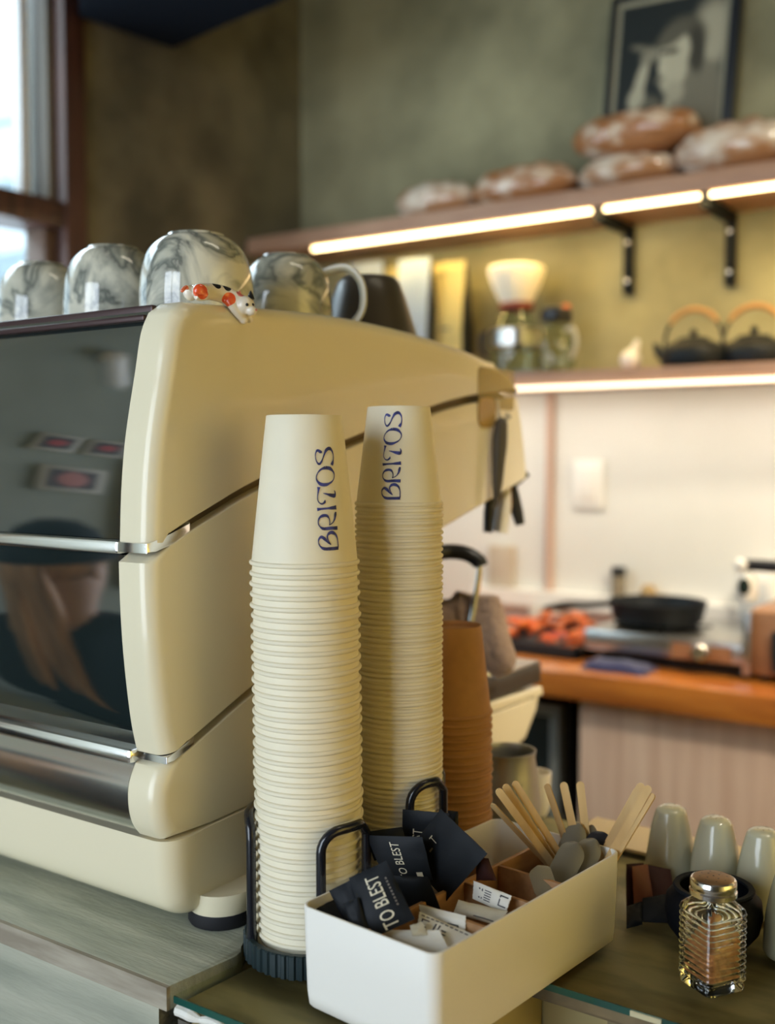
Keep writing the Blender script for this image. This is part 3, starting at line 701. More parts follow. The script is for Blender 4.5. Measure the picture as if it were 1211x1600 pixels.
# silicone bead under the front glass edge
b = MB(); rnd = random.Random(5); P = []; R = []
for k in range(24):
    P.append(Vector((-.604+.19*k/23, .5850+rnd.uniform(-.001, .001), ZG-.0095-rnd.uniform(0, .003)))); R.append(rnd.uniform(.0022, .0048))
b.tube(P, R, 8, smooth=2); b.build('silicone_bead', silicone, t)
# case body below
MB().box((-.608, .590, .05), (-.594, .603, ZG-.0225)).build('corner_post', steel, t, 0)
MB().box((-.600, .603, .05), (-.41, .612, ZG-.0225)).build('front_panel', case_yellow, t, 0)
MB().box((-.412, .612, .05), (-.40, .81, ZG-.0225)).build('side_panel', case_yellow, t, 0)
MB().box((-.40, .812, .05), (-.335, .822, ZG-.0225)).build('front_panel', case_yellow, t, 0)
MB().box((-.335, .797, .05), (-.318, .822, ZG-.0225)).build('post', mat('olive_post', (.22, .18, .09), .5), t, 0)
MB().box((-.318, .812, .05), (.93, .822, ZG-.0225)).build('front_panel', pink_veneer, t, 0)
MB().box((-.41, .780, ZG-.0225), (.93, .795, ZG-.0165)).build('front_rail', board_m, t, 0)
MB().box((-.59, YB-.03, .05), (.93, YB-.01, ZG-.0225)).build('back_panel', case_yellow, t, 0)

# ================================================================== ESPRESSO MACHINE
XF, XI, XL = -.660, -.696, -1.46
em = thing('espresso_machine', (-1.05, .9, ZW), 'large cream espresso machine with dark glossy customer-side panels and chrome strips', 'espresso machine')
def rounded_prism(groups, x0, x1):
    """extrude a (y, z) outline from x0 to x1 and round its edge at x1; groups = [(points, radius)], normals taken inside each group"""
    P, N, rad = [], [], []
    allp = [p for g, r in groups for p in g]
    sgn = 1 if sum(allp[i][0]*allp[(i+1) % len(allp)][1]-allp[(i+1) % len(allp)][0]*allp[i][1] for i in range(len(allp))) > 0 else -1
    for g, r in groups:
        g = [Vector(p) for p in g]
        for i, p in enumerate(g):
            t = (g[min(i+1, len(g)-1)]-g[max(i-1, 0)]).normalized()
            P.append(p); N.append(Vector((t.y, -t.x))*sgn); rad.append(r)
    n = len(P)
    b = MB(); rows = []
    def row(f): rows.append([b.bm.verts.new(f(i)) for i in range(n)])
    row(lambda i: (x0, P[i].x, P[i].y))
    for k in range(0, 8):
        a = PI/2*k/7
        row(lambda i: (x1-rad[i]+rad[i]*math.sin(a), P[i].x-N[i].x*rad[i]*(1-math.cos(a)), P[i].y-N[i].y*rad[i]*(1-math.cos(a))))
    for A, B in zip(rows, rows[1:]):
        for i in range(n): b.bm.faces.new((A[i], A[(i+1) % n], B[(i+1) % n], B[i]))
    b.bm.faces.new(rows[0][::-1]); b.bm.faces.new(rows[-1])
    return b
def dense(pts, k=4):
    P, _ = crom([Vector(p).to_3d() for p in pts], [0]*len(pts), k); return [(v.x, v.y) for v in P]
fr_u = dense([(.615, 1.407), (.617, 1.447), (.621, 1.485), (.627, 1.517), (.634, 1.549), (.641, 1.582), (.650, 1.600)])
top_u = dense([(.664, 1.609), (.73, 1.613), (.811, 1.617), (.888, 1.619), (.974, 1.617), (1.066, 1.611), (1.155, 1.601), (1.22, 1.588), (1.248, 1.576), (1.258, 1.567)])
sm1 = dense([(1.252, 1.563), (1.14, 1.551), (1.046, 1.534), (.882, 1.494), (.75, 1.457), (.687, 1.434), (.66, 1.4235), (.637, 1.4135), (.625, 1.409)])
keep = lambda pts, y0: [p for p in pts if p[0] > y0]
rounded_prism([(fr_u+top_u, .014), (keep(sm1, .634), .0015)], XI, XF).build('side_panel', cream, em, 40)
sm1b = dense([(.614, 1.398), (.637, 1.4035), (.66, 1.4135), (.687, 1.424), (.75, 1.447), (.882, 1.484), (1.046, 1.524), (1.14, 1.541), (1.25, 1.553)])
rear = [(1.256, 1.550), (1.266, 1.521), (1.274, 1.49), (1.282, 1.452), (1.278, 1.446)]
und = [(1.20, 1.426), (1.067, 1.392), (.99, 1.372), (.955, 1.352), (.94, 1.325)]
sm2 = dense([(.92, 1.304), (.86, 1.298), (.80, 1.286), (.739, 1.267), (.684, 1.245), (.649, 1.231), (.636, 1.2265)])
fr_m = dense([(.631, 1.226), (.625, 1.251), (.62, 1.285), (.616, 1.324), (.614, 1.362), (.6135, 1.39)])
rounded_prism([(keep(sm1b, .634), .0015), (rear+und, .004), (keep(sm2, .652), .0015), (fr_m, .014)], XI, XF).build('side_panel', cream, em, 40)
fr_l = dense([(.633, 1.153), (.6245, 1.165), (.6205, 1.182), (.6215, 1.200), (.629, 1.216)])
sm2b = dense([(.649, 1.2235), (.684, 1.237), (.739, 1.259), (.80, 1.278), (.86, 1.290), (.92, 1.296)])
back_l = [(.945, 1.27), (.955, 1.20), (.97, 1.168), (1.05, 1.166), (1.18, 1.166), (1.332, 1.1605), (1.336, 1.15)]
bot_l = [(1.30, 1.1605-.009), (1.0, 1.155), (.738, 1.1575), (.683, 1.1555), (.655, 1.153)]
rounded_prism([(fr_l, .014), (keep(sm2b, .648), .0015), (back_l, .003), (keep(bot_l, .66), .001)], XI, XF-.0005).build('side_panel', cream, em, 40)
# base tray, full width, rounded corner towards the viewer
base_f = dense([(.632, 1.1505), (.633, 1.128), (.636, 1.104), (.643, 1.088), (.66, 1.0775), (.68, 1.075)])
rounded_prism([(base_f+[(1.0, 1.075), (1.235, 1.078), (1.29, 1.090), (1.325, 1.125), (1.334, 1.148)], .021), ([(1.30, 1.149), (1.0, 1.153), (.74, 1.156), (.683, 1.154), (.66, 1.152)], .001)], XL, XF+.001).build('base_tray', cream, em, 40)
# inner body behind the seams
core = [(.640, 1.10), (.640, 1.24), (.630, 1.30), (.632, 1.42), (.655, 1.58), (.70, 1.592), (1.05, 1.59), (1.2, 1.57), (1.245, 1.55), (1.25, 1.46), (1.06, 1.40), (.97, 1.375), (.93, 1.32), (.93, 1.18), (1.31, 1.15), (1.31, 1.10)]
MB().prism(core, XL+.01, XI+.024, 'x').build('inner_body', cream_in, em, 0)
# dark customer-side panels
def sheet(curve, th, x0, x1, off=.004):
    return [(y+off, z) for y, z in curve]+[(y+off+th, z) for y, z in curve[::-1]]
up = dense([(.617, 1.408), (.619, 1.447), (.623, 1.485), (.629, 1.517), (.636, 1.549), (.643, 1.582), (.650, 1.602)])
MB().prism(sheet(up, .008, 0, 0), XL, XI, 'x').build('upper_dark_panel', dark_glass, em, 50)
lo = dense([(.634, 1.2275), (.627, 1.251), (.622, 1.285), (.618, 1.324), (.616, 1.362), (.6155, 1.395)])
MB().prism(sheet(lo, .008, 0, 0), XL, XI, 'x').build('lower_dark_panel', dark_glass, em, 50)
MB().box((XL, .613, 1.3955), (XI-.001, .640, 1.4075), .003).build('chrome_strip', chrome, em)
b = MB(); c = [(.6125, 1.3985), (.6125, 1.4065), (.622, 1.4085), (.640, 1.4125), (.662, 1.422), (.662, 1.4135), (.640, 1.404), (.622, 1.3995)]
b.prism(c, XI, XF-.001, 'x', .001); b.build('seam_bracket', chrome, em)
b = MB(); c = [(.6315, 1.2195), (.6315, 1.2255), (.640, 1.2275), (.652, 1.232), (.664, 1.2365), (.664, 1.2295), (.652, 1.225), (.640, 1.221)]
b.prism(c, XI-.012, XF-.0005, 'x', .001); b.build('seam_bracket', chrome, em)
MB().box((XL, .622, 1.2155), (XI+.001, .65, 1.2285), .004).build('chrome_strip', chrome, em)
cp = dense([(.634, 1.153), (.6255, 1.165), (.6215, 1.182), (.6225, 1.200), (.630, 1.216)])
MB().prism([(y, z) for y, z in cp]+[(.645, 1.216), (.645, 1.153)], XL, XI-.0015, 'x').build('chrome_panel', mat('polished_steel', (.80, .81, .80), .20, metal=1.0), em, 50)
# top tray
MB().box((XL, .645, 1.593), (XI-.001, 1.23, 1.5985), .002).build('cup_tray', mat('dark_maroon_steel', (.055, .03, .03), .3, metal=.3), em)
for k in range(13):
    yy = .68+.04*k
    b = MB(); b.tube([(XL+.01, yy, 1.599), (XI-.002, yy, 1.599)], .0022, 6); b.build('tray_wire', chrome, em)
MB().box((XL, .655, 1.598), (XI-.001, .662, 1.608), .002).build('tray_rim', mat('dark_maroon_steel', (.055, .03, .03), .3, metal=.3), em)
MB().box((XL, 1.225, 1.50), (XI-.001, 1.262, 1.60), .004).build('rear_fascia', cream, em)
# drip tray
MB().box((XL+.02, .96, 1.1665), (XF-.002, 1.332, 1.194), .003).build('drip_tray', dark_grey, em)
MB().box((XF-.060, 1.20, 1.1935), (XF-.004, 1.330, 1.197), .001).build('drip_tray_trim', steel, em)
# groups on the barista side
for gx in (-.86, -1.15):
    b = MB(); b.lathe([(0, 1.30), (.034, 1.30), (.036, 1.33), (.036, 1.40), (0, 1.40)], (gx, 1.09, 0), 24); g = b.build('group_head', chrome, em)
    b = MB(); b.tube([(gx, 1.11, 1.305), (gx+.01, 1.20, 1.300), (gx+.02, 1.30, 1.285)], [.011, .013, .015], 10); b.build('group_handle', black_pl, g)
# feet
for fx, fy in ((-.664, .699), (-1.38, .70), (-.72, 1.22), (-1.38, 1.22)):
    b = MB(); b.lathe([(0, ZW+.012), (.028, ZW+.012), (.0315, ZW+.028), (.0315, 1.095), (0, 1.095)], (fx, fy, 0), 28); f = b.build('foot', cream, em)
    b = MB(); b.lathe([(0, ZW+.0003), (.028, ZW+.0003), (.0295, ZW+.003), (.0285, ZW+.0125), (0, ZW+.0125)], (fx, fy, 0), 28); b.build('foot_pad', rubber, f)
# steam wand with black sleeve
D = 1.36
b = MB(); b.tube([at(640, 880, D-.02), at(668, 868, D-.01), at(700, 862, D), at(728, 865, D), at(747, 876, D), at(751, 884, D)], .0095, 12, smooth=4); sw = b.build('steam_wand', black_pl, em)
b = MB(); b.tube([at(750, 876, D), at(749, 895, D), at(744, 930, D), at(735, 985, D)], .0042, 10, smooth=3); b.build('wand_tube', chrome, sw)
# lever hanging at the rear edge of the head
Dl = 1.44
b = MB(); b.tube([at(823, 738, Dl), at(812, 748, Dl), at(802, 757, Dl)], [.006, .006, .0055], 8); b.tube([at(800, 757, Dl), at(803, 775, Dl), at(808, 800, Dl), at(813, 820, Dl)], [.006, .008, .0085, .0065], 10); b.build('steam_lever', black_pl, em)
b = MB(); b.tube([at(768, 772, 1.38), at(765, 800, 1.38), at(762, 832, 1.38)], [.007, .008, .006], 10); b.build('steam_lever', black_pl, em)
b = MB(); b.tube([at(790, 755, 1.43), at(787, 790, 1.43), at(781, 832, 1.43)], [.0065, .010, .011], 10, flat=1.3); hb = b.build('tap_lever', ceramic_w, em)
b = MB(); b.tube([at(795, 760, 1.436), at(793, 790, 1.436), at(787, 832, 1.436)], [.004, .006, .005], 10); b.build('lever_backing', handle_wood, hb)

# ---- adhesive hook and the tool on it
p0, p1 = on_x(747, 585, XF), on_x(802, 664, XF)
t = thing('adhesive_hook', (XF, (p0.y+p1.y)/2, 1.53), 'yellowed clear adhesive hook stuck on the machine side', 'hook')
def rrect(cx, cy, w, h, r, n=5):
    P = []
    for sx, sy, a0 in ((1, 1, 0), (-1, 1, PI/2), (-1, -1, PI), (1, -1, 3*PI/2)):
        for k in range(n+1):
            a = a0+PI/2*k/n; P.append((cx+sx*(w/2-r)+r*math.cos(a), cy+sy*(h/2-r)+r*math.sin(a)))
    return P
yc = (on_x(746, 620, XF).y+on_x(802, 620, XF).y)/2; wv = on_x(802, 620, XF).y-on_x(746, 620, XF).y
zt_, zb_ = on_x(775, 576, XF).z, on_x(760, 668, XF).z
MB().prism(rrect(yc, (zt_+on_x(775, 640, XF).z)/2, wv, zt_-on_x(775, 640, XF).z, .006), XF+.0006, XF+.0016, 'x').build('adhesive_strip', hook_clear, t, 0)
ya, yb = on_x(746, 650, XF).y, on_x(772, 650, XF).y
MB().prism(rrect((ya+yb)/2, (on_x(760, 622, XF).z+zb_)/2, yb-ya, on_x(760, 622, XF).z-zb_, .012), XF+.0005, XF+.0024, 'x').build('hook_plate', mat('amber_tab', (.50, .315, .085), .25, alpha=.8), t, 0)
q = on_x(775, 640, XF)
b = MB(); b.tube([(XF+.0015, q.y, q.z+.012), (XF+.004, q.y, q.z-.004), (XF+.008, q.y+.001, q.z-.016), (XF+.014, q.y+.001, q.z-.012), (XF+.015, q.y+.001, q.z-.004)], .0028, 8, smooth=4); b.build('hook_wire', hook_clear2, t)
a0, a1 = on_x(783, 655, XF+.012), on_x(776, 778, XF+.012)
t = thing('hanging_brush', a0, 'dark grey tapered tool hanging from the hook on the machine side', 'tool')
b = MB(); b.tube([a0+Vector((0, 0, .002)), a0-Vector((0, 0, .006)), a0.lerp(a1, .3), a0.lerp(a1, .7), a1], [.003, .0085, .0098, .0075, .0045], 14, smooth=3, flat=.7); b.build('handle', tool_grey, t)
b = MB(); e = on_x(770, 796, XF+.012); b.tube([a1+Vector((0, 0, .006)), a1.lerp(e, .5)+Vector((0, .004, 0)), e], [.0035, .0025, .0015], 8, smooth=3); b.build('bent_tip', tool_grey, t)
b = MB(); e = on_x(797, 651, XF+.012); b.tube([a0-Vector((0, 0, .004)), e], [.002, .0018], 8); b.build('side_pin', tool_grey, t)

# ---- towel on the drip tray
b = MB()
Dt = 1.37
for path, rr in (([at(765, 930, Dt), at(770, 965, Dt), at(778, 1005, Dt-.01), at(792, 1038, Dt-.015), at(800, 1046, Dt-.015)], [.012, .017, .018, .016, .010]),
                 ([at(748, 930, Dt+.01), at(752, 970, Dt+.01), at(764, 1010, Dt), at(778, 1040, Dt-.01), at(790, 1050, Dt-.012)], [.016, .022, .022, .016, .009]),
                 ([at(735, 928, Dt+.02), at(728, 960, Dt+.02), at(730, 1000, Dt+.02), at(745, 1045, Dt)], [.020, .026, .028, .020]),
                 ([at(712, 940, Dt+.03), at(706, 970, Dt+.03), at(706, 1010, Dt+.03), at(720, 1050, Dt+.02)], [.022, .030, .030, .022])):
    b.tube(path, rr, 16, smooth=5)
o = b.build('bar_towel', towel_m, smooth=180)
md = o.modifiers.new('remesh', 'REMESH'); md.mode = 'VOXEL'; md.voxel_size = .004
md = o.modifiers.new('smooth', 'SMOOTH'); md.iterations = 6
tag(o, 'taupe bar towel bunched on the drip tray of the espresso machine', 'towel')

# ---- mugs on the machine
def marble_mat():
    m = bpy.data.materials.new('marbled_glaze'); m.use_nodes = True
    nt = m.node_tree; b_ = nt.nodes['Principled BSDF']; b_.inputs['Roughness'].default_value = .06; b_.inputs['Coat Weight'].default_value = .6; b_.inputs['IOR'].default_value = 1.55
    tc = nt.nodes.new('ShaderNodeTexCoord'); n1 = nt.nodes.new('ShaderNodeTexNoise'); n1.inputs['Scale'].default_value = 11; n1.inputs['Detail'].default_value = 5; n1.inputs['Distortion'].default_value = 1.2
    oi = nt.nodes.new('ShaderNodeObjectInfo'); add = nt.nodes.new('ShaderNodeVectorMath'); add.operation = 'ADD'
    sc_ = nt.nodes.new('ShaderNodeVectorMath'); sc_.operation = 'SCALE'; sc_.inputs[3].default_value = .3
    nt.links.new(oi.outputs['Location'], sc_.inputs[0])
    nt.links.new(tc.outputs['Object'], add.inputs[0]); nt.links.new(sc_.outputs[0], add.inputs[1]); nt.links.new(add.outputs[0], n1.inputs['Vector'])
    r = nt.nodes.new('ShaderNodeValToRGB'); cr = r.color_ramp
    cr.elements[0].position = .30; cr.elements[0].color = (.66, .645, .53, 1)
    cr.elements[1].position = .72; cr.elements[1].color = (.70, .68, .55, 1)
    for p_, c_ in ((.43, (.50, .495, .40)), (.470, (.22, .235, .20)), (.482, (.14, .15, .13)), (.495, (.34, .345, .29)), (.56, (.70, .68, .55))):
        e_ = cr.elements.new(p_); e_.color = c_+(1,)
    nt.links.new(n1.outputs[0], r.inputs[0]); nt.links.new(r.outputs[0], b_.inputs['Base Color'])
    return m
marble = marble_mat()
ZT = 1.6012
def mug(c, r, h, label, m=marble, handle=None, cone=False, grp='upturned mugs on the machine'):
    t = local('upturned_mug', (c[0], c[1], ZT), label, 'mug', grp)
    if cone: prof = [(r*1.02, 0), (r*1.03, .003), (r*.92, h*.28), (r*.70, h*.75), (r*.60, h*.93), (r*.50, h), (0, h)]
    else: prof = [(r*.93, 0), (r*.965, .002), (r, h*.25), (r*.995, h*.45), (r*.95, h*.64), (r*.84, h*.82), (r*.66, h*.935), (r*.52, h*.975), (r*.50, h), (r*.45, h), (r*.44, h*.98), (0, h*.975)]
    inner = [(0, h-.012), (r*.5, h-.014), (prof[3][0]-.005, h*.6), (r*.93-.003, 0)]
    P = inner+prof if not cone else [(0, h-.006), (r*.56, h-.007), (r*.95, 0)]+prof
    if not cone:
        body, _ = crom([Vector((a, 0, z)) for a, z in prof[1:8]], [0]*7, 4); P = inner+[prof[0]]+[(v.x, v.z) for v in body]+prof[8:]
    MB().lathe(P, n=56).build('bowl', m, t, 50)
    if handle is not None:
        dx, dy = math.cos(handle), math.sin(handle)
        L = lambda u, z: (dx*u, dy*u, z)
        MB().tube([L(r*.86, h*.80), L(r+.018, h*.84), L(r+.036, h*.66), L(r+.036, h*.36), L(r+.016, h*.16), L(r*.93, h*.20)], .0036, 10, smooth=5, flat=1.4).build('handle', mat('cream_glaze', (.62, .58, .42), .12, coat=.5), t)
    return t
mug((-.762, .775), .0555, .092, 'large marbled mug nearest the corner, behind the cat figurine')
mug((-.905, .796), .0530, .098, 'marbled mug in the middle of the row along the machine edge')
mug((-1.050, .815), .0515, .098, 'marbled mug with dark veins farthest left on the machine')
mug((-.790, .945), .0520, .100, 'marbled mug with a looped handle behind the large one', handle=YAW-.25)
mug((-.780, 1.090), .0640, .094, 'dark brown conical cup upturned behind the looped mug handle', cup_dark, cone=True)

# ---- cat figurine sprawled on the panel edge
CV, CR_, CU = Vector((-.69, -.70, -.14)).normalized(), Vector((.568, -.823, 0)).normalized(), Vector((0, 0, 1))   # towards the viewer, sideways, up
HEAD, HAUNCH, SHO = Vector((.0150, -.0180, -.0012)), Vector((-.0270, -.0060, .0068)), Vector((.0070, -.0065, .0050))
def cat():
    b = MB()
    b.tube([(-.030, 0, .0085), (-.020, -.001, .0082), (-.0065, -.0025, .0090), (.005, -.006, .0070), (.0105, -.012, .0030), HEAD], [.0045, .0072, .0076, .0080, .0078, .0066], 14, smooth=5)
    b.ball(HAUNCH, .0078, (1.05, .75, .95), 3); b.ball(HAUNCH+Vector((0, .012, 0)), .0074, (1.05, .75, .95), 3); b.ball(SHO, .0082, (.9, .8, .95), 3)
    b.ball(HEAD, .0094, (1, 1, .92), 3); b.ball(HEAD+CV*.0035+CR_*.0060-CU*.0048, .0052, (1, 1, .85), 3)
    b.tube([(-.029, -.001, .0085), (-.0355, 0, .0098), (-.0405, 0, .0085), (-.0440, 0, .0050)], [.0026, .0022, .0019, .0016], 8, smooth=4)
    b.tube([SHO+Vector((-.004, -.004, -.002)), (.0065, -.0145, -.0055), (.0150, -.0165, -.0135)], [.0050, .0040, .0033], 10, smooth=4); b.ball((.0155, -.0167, -.0140), .0038, sub=2)
    b.tube([HEAD+Vector((.002, .006, -.002)), (.0220, -.0165, -.0110), (.0245, -.0165, -.0145)], [.0042, .0036, .0030], 10, smooth=4)
    b.tube([HAUNCH+Vector((.003, -.003, -.003)), (-.0300, -.0085, .0012), (-.0360, -.0085, .0014)], [.0045, .0032, .0026], 8, smooth=4)
    o = b.build('tmp', None, None, 180)
    md = o.modifiers.new('remesh', 'REMESH'); md.mode = 'VOXEL'; md.voxel_size = .0007
    md = o.modifiers.new('smooth', 'SMOOTH'); md.iterations = 5
    dg = bpy.context.evaluated_depsgraph_get(); dg.update()
    me2 = bpy.data.meshes.new_from_object(o.evaluated_get(dg)); bpy.data.objects.remove(o)
    return me2
me = cat(); me.name = 'cat_body'
cm = bpy.data.materials.new('calico_glaze'); cm.use_nodes = True
nt = cm.node_tree; bs = nt.nodes['Principled BSDF']; bs.inputs['Roughness'].default_value = .25; bs.inputs['Coat Weight'].default_value = .5
tc = nt.nodes.new('ShaderNodeTexCoord'); cur = None
for (c, r, col) in ((HAUNCH+CV*.0055, .0068, (.80, .10, .025)), (SHO+CV*.0075-CU*.001, .0062, (.80, .10, .025)), (Vector((-.042, 0, .007)), .0055, (.72, .16, .07)),
                    (Vector((-.0085, -.0075, .0150)), .0042, (.012, .012, .012)), (Vector((.0015, -.0100, .0132)), .0038, (.012, .012, .012)), (HEAD+CU*.0088-CR_*.004+CV*.002, .0044, (.62, .14, .12)),
                    (HEAD+CU*.0072+CR_*.0068, .0034, (.012, .012, .012))):
    dn = nt.nodes.new('ShaderNodeVectorMath'); dn.operation = 'DISTANCE'; dn.inputs[1].default_value = c; nt.links.new(tc.outputs['Object'], dn.inputs[0])
    lt = nt.nodes.new('ShaderNodeMath'); lt.operation = 'LESS_THAN'; lt.inputs[1].default_value = r; nt.links.new(dn.outputs['Value'], lt.inputs[0])
    mx = nt.nodes.new('ShaderNodeMix'); mx.data_type = 'RGBA'; nt.links.new(lt.outputs[0], mx.inputs[0])
    if cur is None: mx.inputs[6].default_value = (.84, .78, .66, 1)
    else: nt.links.new(cur, mx.inputs[6])
    mx.inputs[7].default_value = col+(1,); cur = mx.outputs[2]
nt.links.new(cur, bs.inputs['Base Color'])
me.materials.clear(); me.materials.append(cm)
for p_ in me.polygons: p_.use_smooth = True
ct = local('cat_figurine', on_x(340, 474.5, -.672), 'small calico cat figurine sprawled over the edge of the machine top', 'figurine')
o = bpy.data.objects.new('body', me); link(o); o.parent = ct
for p_, m_ in ((HEAD+CU*.0068-CR_*.0042, mat('pink_ear_glaze', (.62, .16, .13), .3)), (HEAD+CU*.0066+CR_*.0058, mat('black_glaze', (.012, .012, .012), .3))):
    b = MB(); b.lathe([(0, -.001), (.0036, -.001), (.0027, .002), (.0004, .0062), (0, .0063)], p_, 10); b.build('ear', m_, ct)
for p_ in (HEAD+(CV*.95+CR_*.22+CU*.08).normalized()*.0090, HEAD+(CV*.50+CR_*.85+CU*.08).normalized()*.0090):
    b = MB(); b.ball(p_, .0015, sub=2); b.build('eye', mat('black_glaze', (.012, .012, .012), .3), ct)
b = MB(); b.ball(HEAD+CV*.0058+CR_*.0100-CU*.0040, .0011, sub=2); b.build('nose', mat('pink_glaze', (.6, .2, .15), .3), ct)
ct.rotation_euler = (0, 0, PI/2)

# ================================================================== CUPS
def cup_mesh(name, r, rb, h, rim, m, rec, n=56):
    """upturned paper cup: rim at z=0, base at z=h"""
    th = .0006; roll = rim
    P = [(0, h-rec), (rb-.0012, h-rec), (rb-.0009, h-.0005), (rb-.0004, h), (rb, h-.0008)]
    k = 5
    wall = lambda z: rb+(r-roll*.75-rb)*(1-z/h)
    for i in range(1, k+1): P.append((wall(h-.0008-(h-.0008-roll*2)*i/k), h-.0008-(h-.0008-roll*2)*i/k))
    cz, cr = roll, r-roll
    for i in range(9):
        a = PI*.75-PI*1.35*i/8; P.append((cr+roll*math.cos(a), cz+roll*math.sin(a)))
    P.append((wall(.002)-.0005, roll*1.2)); P.append((rb-.0012, h-rec-.0009)); P.append((0, h-rec-.0009))
    b = MB(); b.lathe(P, n=n); o = b.build(name, m, None, 50); me = o.data; bpy.data.objects.remove(o); return me
def strokes():
    S = {}
    S['B'] = [[(440,1475,44),(330,1478,44),(220,1475,42),(165,1440,20),(146,1390,13),(155,1345,22),(190,1320,40),(230,1345,42),(280,1395,22),(322,1425,12)],
              [(322,1425,11),(285,1365,13),(275,1310,22),(310,1272,42),(360,1268,48),(410,1300,30),(434,1360,15),(438,1420,15),(438,1470,17)]]
    S['R'] = [[(442,1210,50),(330,1208,44),(225,1212,40),(170,1175,16),(155,1125,12),(175,1070,22),(220,1042,40),(280,1042,38),(315,1080,18),(322,1130,12),(312,1168,11)],
              [(312,1166,11),(370,1135,14),(405,1085,26),(420,1030,38),(428,995,22)]]
    S['I'] = [[(442,935,56),(380,940,44),(300,945,26),(220,950,28),(150,957,44)]]
    S['T'] = [[(268,832,8),(262,862,30),(225,885,24),(185,870,14),(163,825,11),(168,770,12),(180,715,22),(188,662,44)],
              [(246,745,7),(300,756,24),(360,772,46),(415,778,60),(437,750,24),(425,708,10)]]
    S['O'] = [[(300,408,46),(370,418,48),(425,465,24),(438,515,13),(415,570,14),(360,610,26),(290,632,46),(220,625,46),(175,585,26),(162,535,14),(185,475,14),(235,428,26),(300,408,46)]]
    S['S'] = [[(262,200,20),(235,195,44),(200,178,34),(172,210,15),(165,265,12),(178,325,16),(208,358,32),(240,335,26),(268,285,16),(295,225,22),(330,170,42),(380,152,48),(420,185,26),(438,240,13),(436,300,16),(418,345,42),(402,372,46)]]
    return S
def cup_lettering(parent, r, rb, h, ang, z0, length, mtl):
    """flat lettering strokes laid on the cone; reads upwards"""
    sc_ = length/1370.0
    wall = lambda z: rb+(r*.972-rb)*(1-z/h)+.0003
    for ch, sts in strokes().items():
        b = MB()
        for st_ in sts:
            P, R = crom([Vector((x, y, 0)) for x, y, w in st_], [w/2 for x, y, w in st_], 5)
            rows = []
            for i, p_ in enumerate(P):
                t_ = (P[min(i+1, len(P)-1)]-P[max(i-1, 0)]).normalized(); nrm = Vector((-t_.y, t_.x, 0))
                pr = []
                for sgn in (-1, 1):
                    w = p_+nrm*(R[i]*sgn)
                    z = z0+(1500-w.y)*sc_; x_ = (w.x-290)*sc_
                    rr = wall(z); a = ang+x_/rr
                    pr.append(b.bm.verts.new((rr*math.cos(a), rr*math.sin(a), z)))
                rows.append(pr)
            for A, B in zip(rows, rows[1:]): b.bm.faces.new((A[0], A[1], B[1], B[0]))
        b.build('letter_'+ch.lower(), mtl, parent, 0)
def stack(me, n, base, pitch, top_xy, label, group, letter=None, jit=.0004, seed=1):
    rnd = random.Random(seed)
    for i in range(n):                 # i = 0 is the lowest
        f = i/(n-1)
        x = base[0]+(top_xy[0]-base[0])*f+rnd.uniform(-jit, jit); y = base[1]+(top_xy[1]-base[1])*f+rnd.uniform(-jit, jit)
        z = base[2]+pitch*i + (rnd.uniform(-.0005, .0005) if 0 < i < n-1 else 0)
        o = bpy.data.objects.new('paper_cup', me); link(o)
        o.location = (x, y, z); o.rotation_euler = (rnd.uniform(-.006, .006), rnd.uniform(-.006, .006), rnd.uniform(-.05, .05) if not (letter and i == n-1) else 0)
        k = n-1-i
        tag(o, label(k), 'paper cup', group)
        if letter and k == 0: cup_lettering(o, *letter, ink_blue); 
TO_CAM = lambda c: math.atan2(-c[1], -c[0])
LC = (-.5655, .7050); RC = (-.5455, .8095); BC = (-.561, .932)
HR = .0462
m12 = cup_mesh('large_white_cup', HR, .0316, .1235, .0021, paper_white, .0065)
m8 = cup_mesh('small_white_cup', .0402, .0283, .0885, .00195, paper_white, .0036)
m8b = cup_mesh('brown_cup', .0400, .0283, .0900, .0021, paper_brown, .0055)
stack(m12, 37, (LC[0], LC[1], 1.0680), .00889, (LC[0]-.0035, LC[1]-.002), lambda k: ('top cup with blue lettering on the wide left stack of white paper cups' if k == 0 else f'white paper cup, {ordinal(k)} from the top of the wide left stack'),
      'large white cups in the left stack', (HR, .0316, .1235, TO_CAM(LC)+math.radians(27), .0145, .083), seed=2)
stack(m8, 70, (RC[0], RC[1], 1.0760), .00518, (RC[0]-.0005, RC[1]), lambda k: ('top cup with blue lettering on the narrow middle stack of white paper cups' if k == 0 else f'white paper cup, {ordinal(k)} from the top of the narrow middle stack'),
      'small white cups in the middle stack', (.0402, .0283, .0885, TO_CAM(RC)-math.radians(11), .0065, .077), seed=3)
stack(m8b, 22, (BC[0], BC[1], 1.0600), .0075, (BC[0]-.001, BC[1]), lambda k: ('top kraft paper cup of the brown stack beside the machine' if k == 0 else f'brown kraft paper cup, {ordinal(k)} from the top of the brown stack'),
      'brown kraft cups behind the white stacks', seed=4)

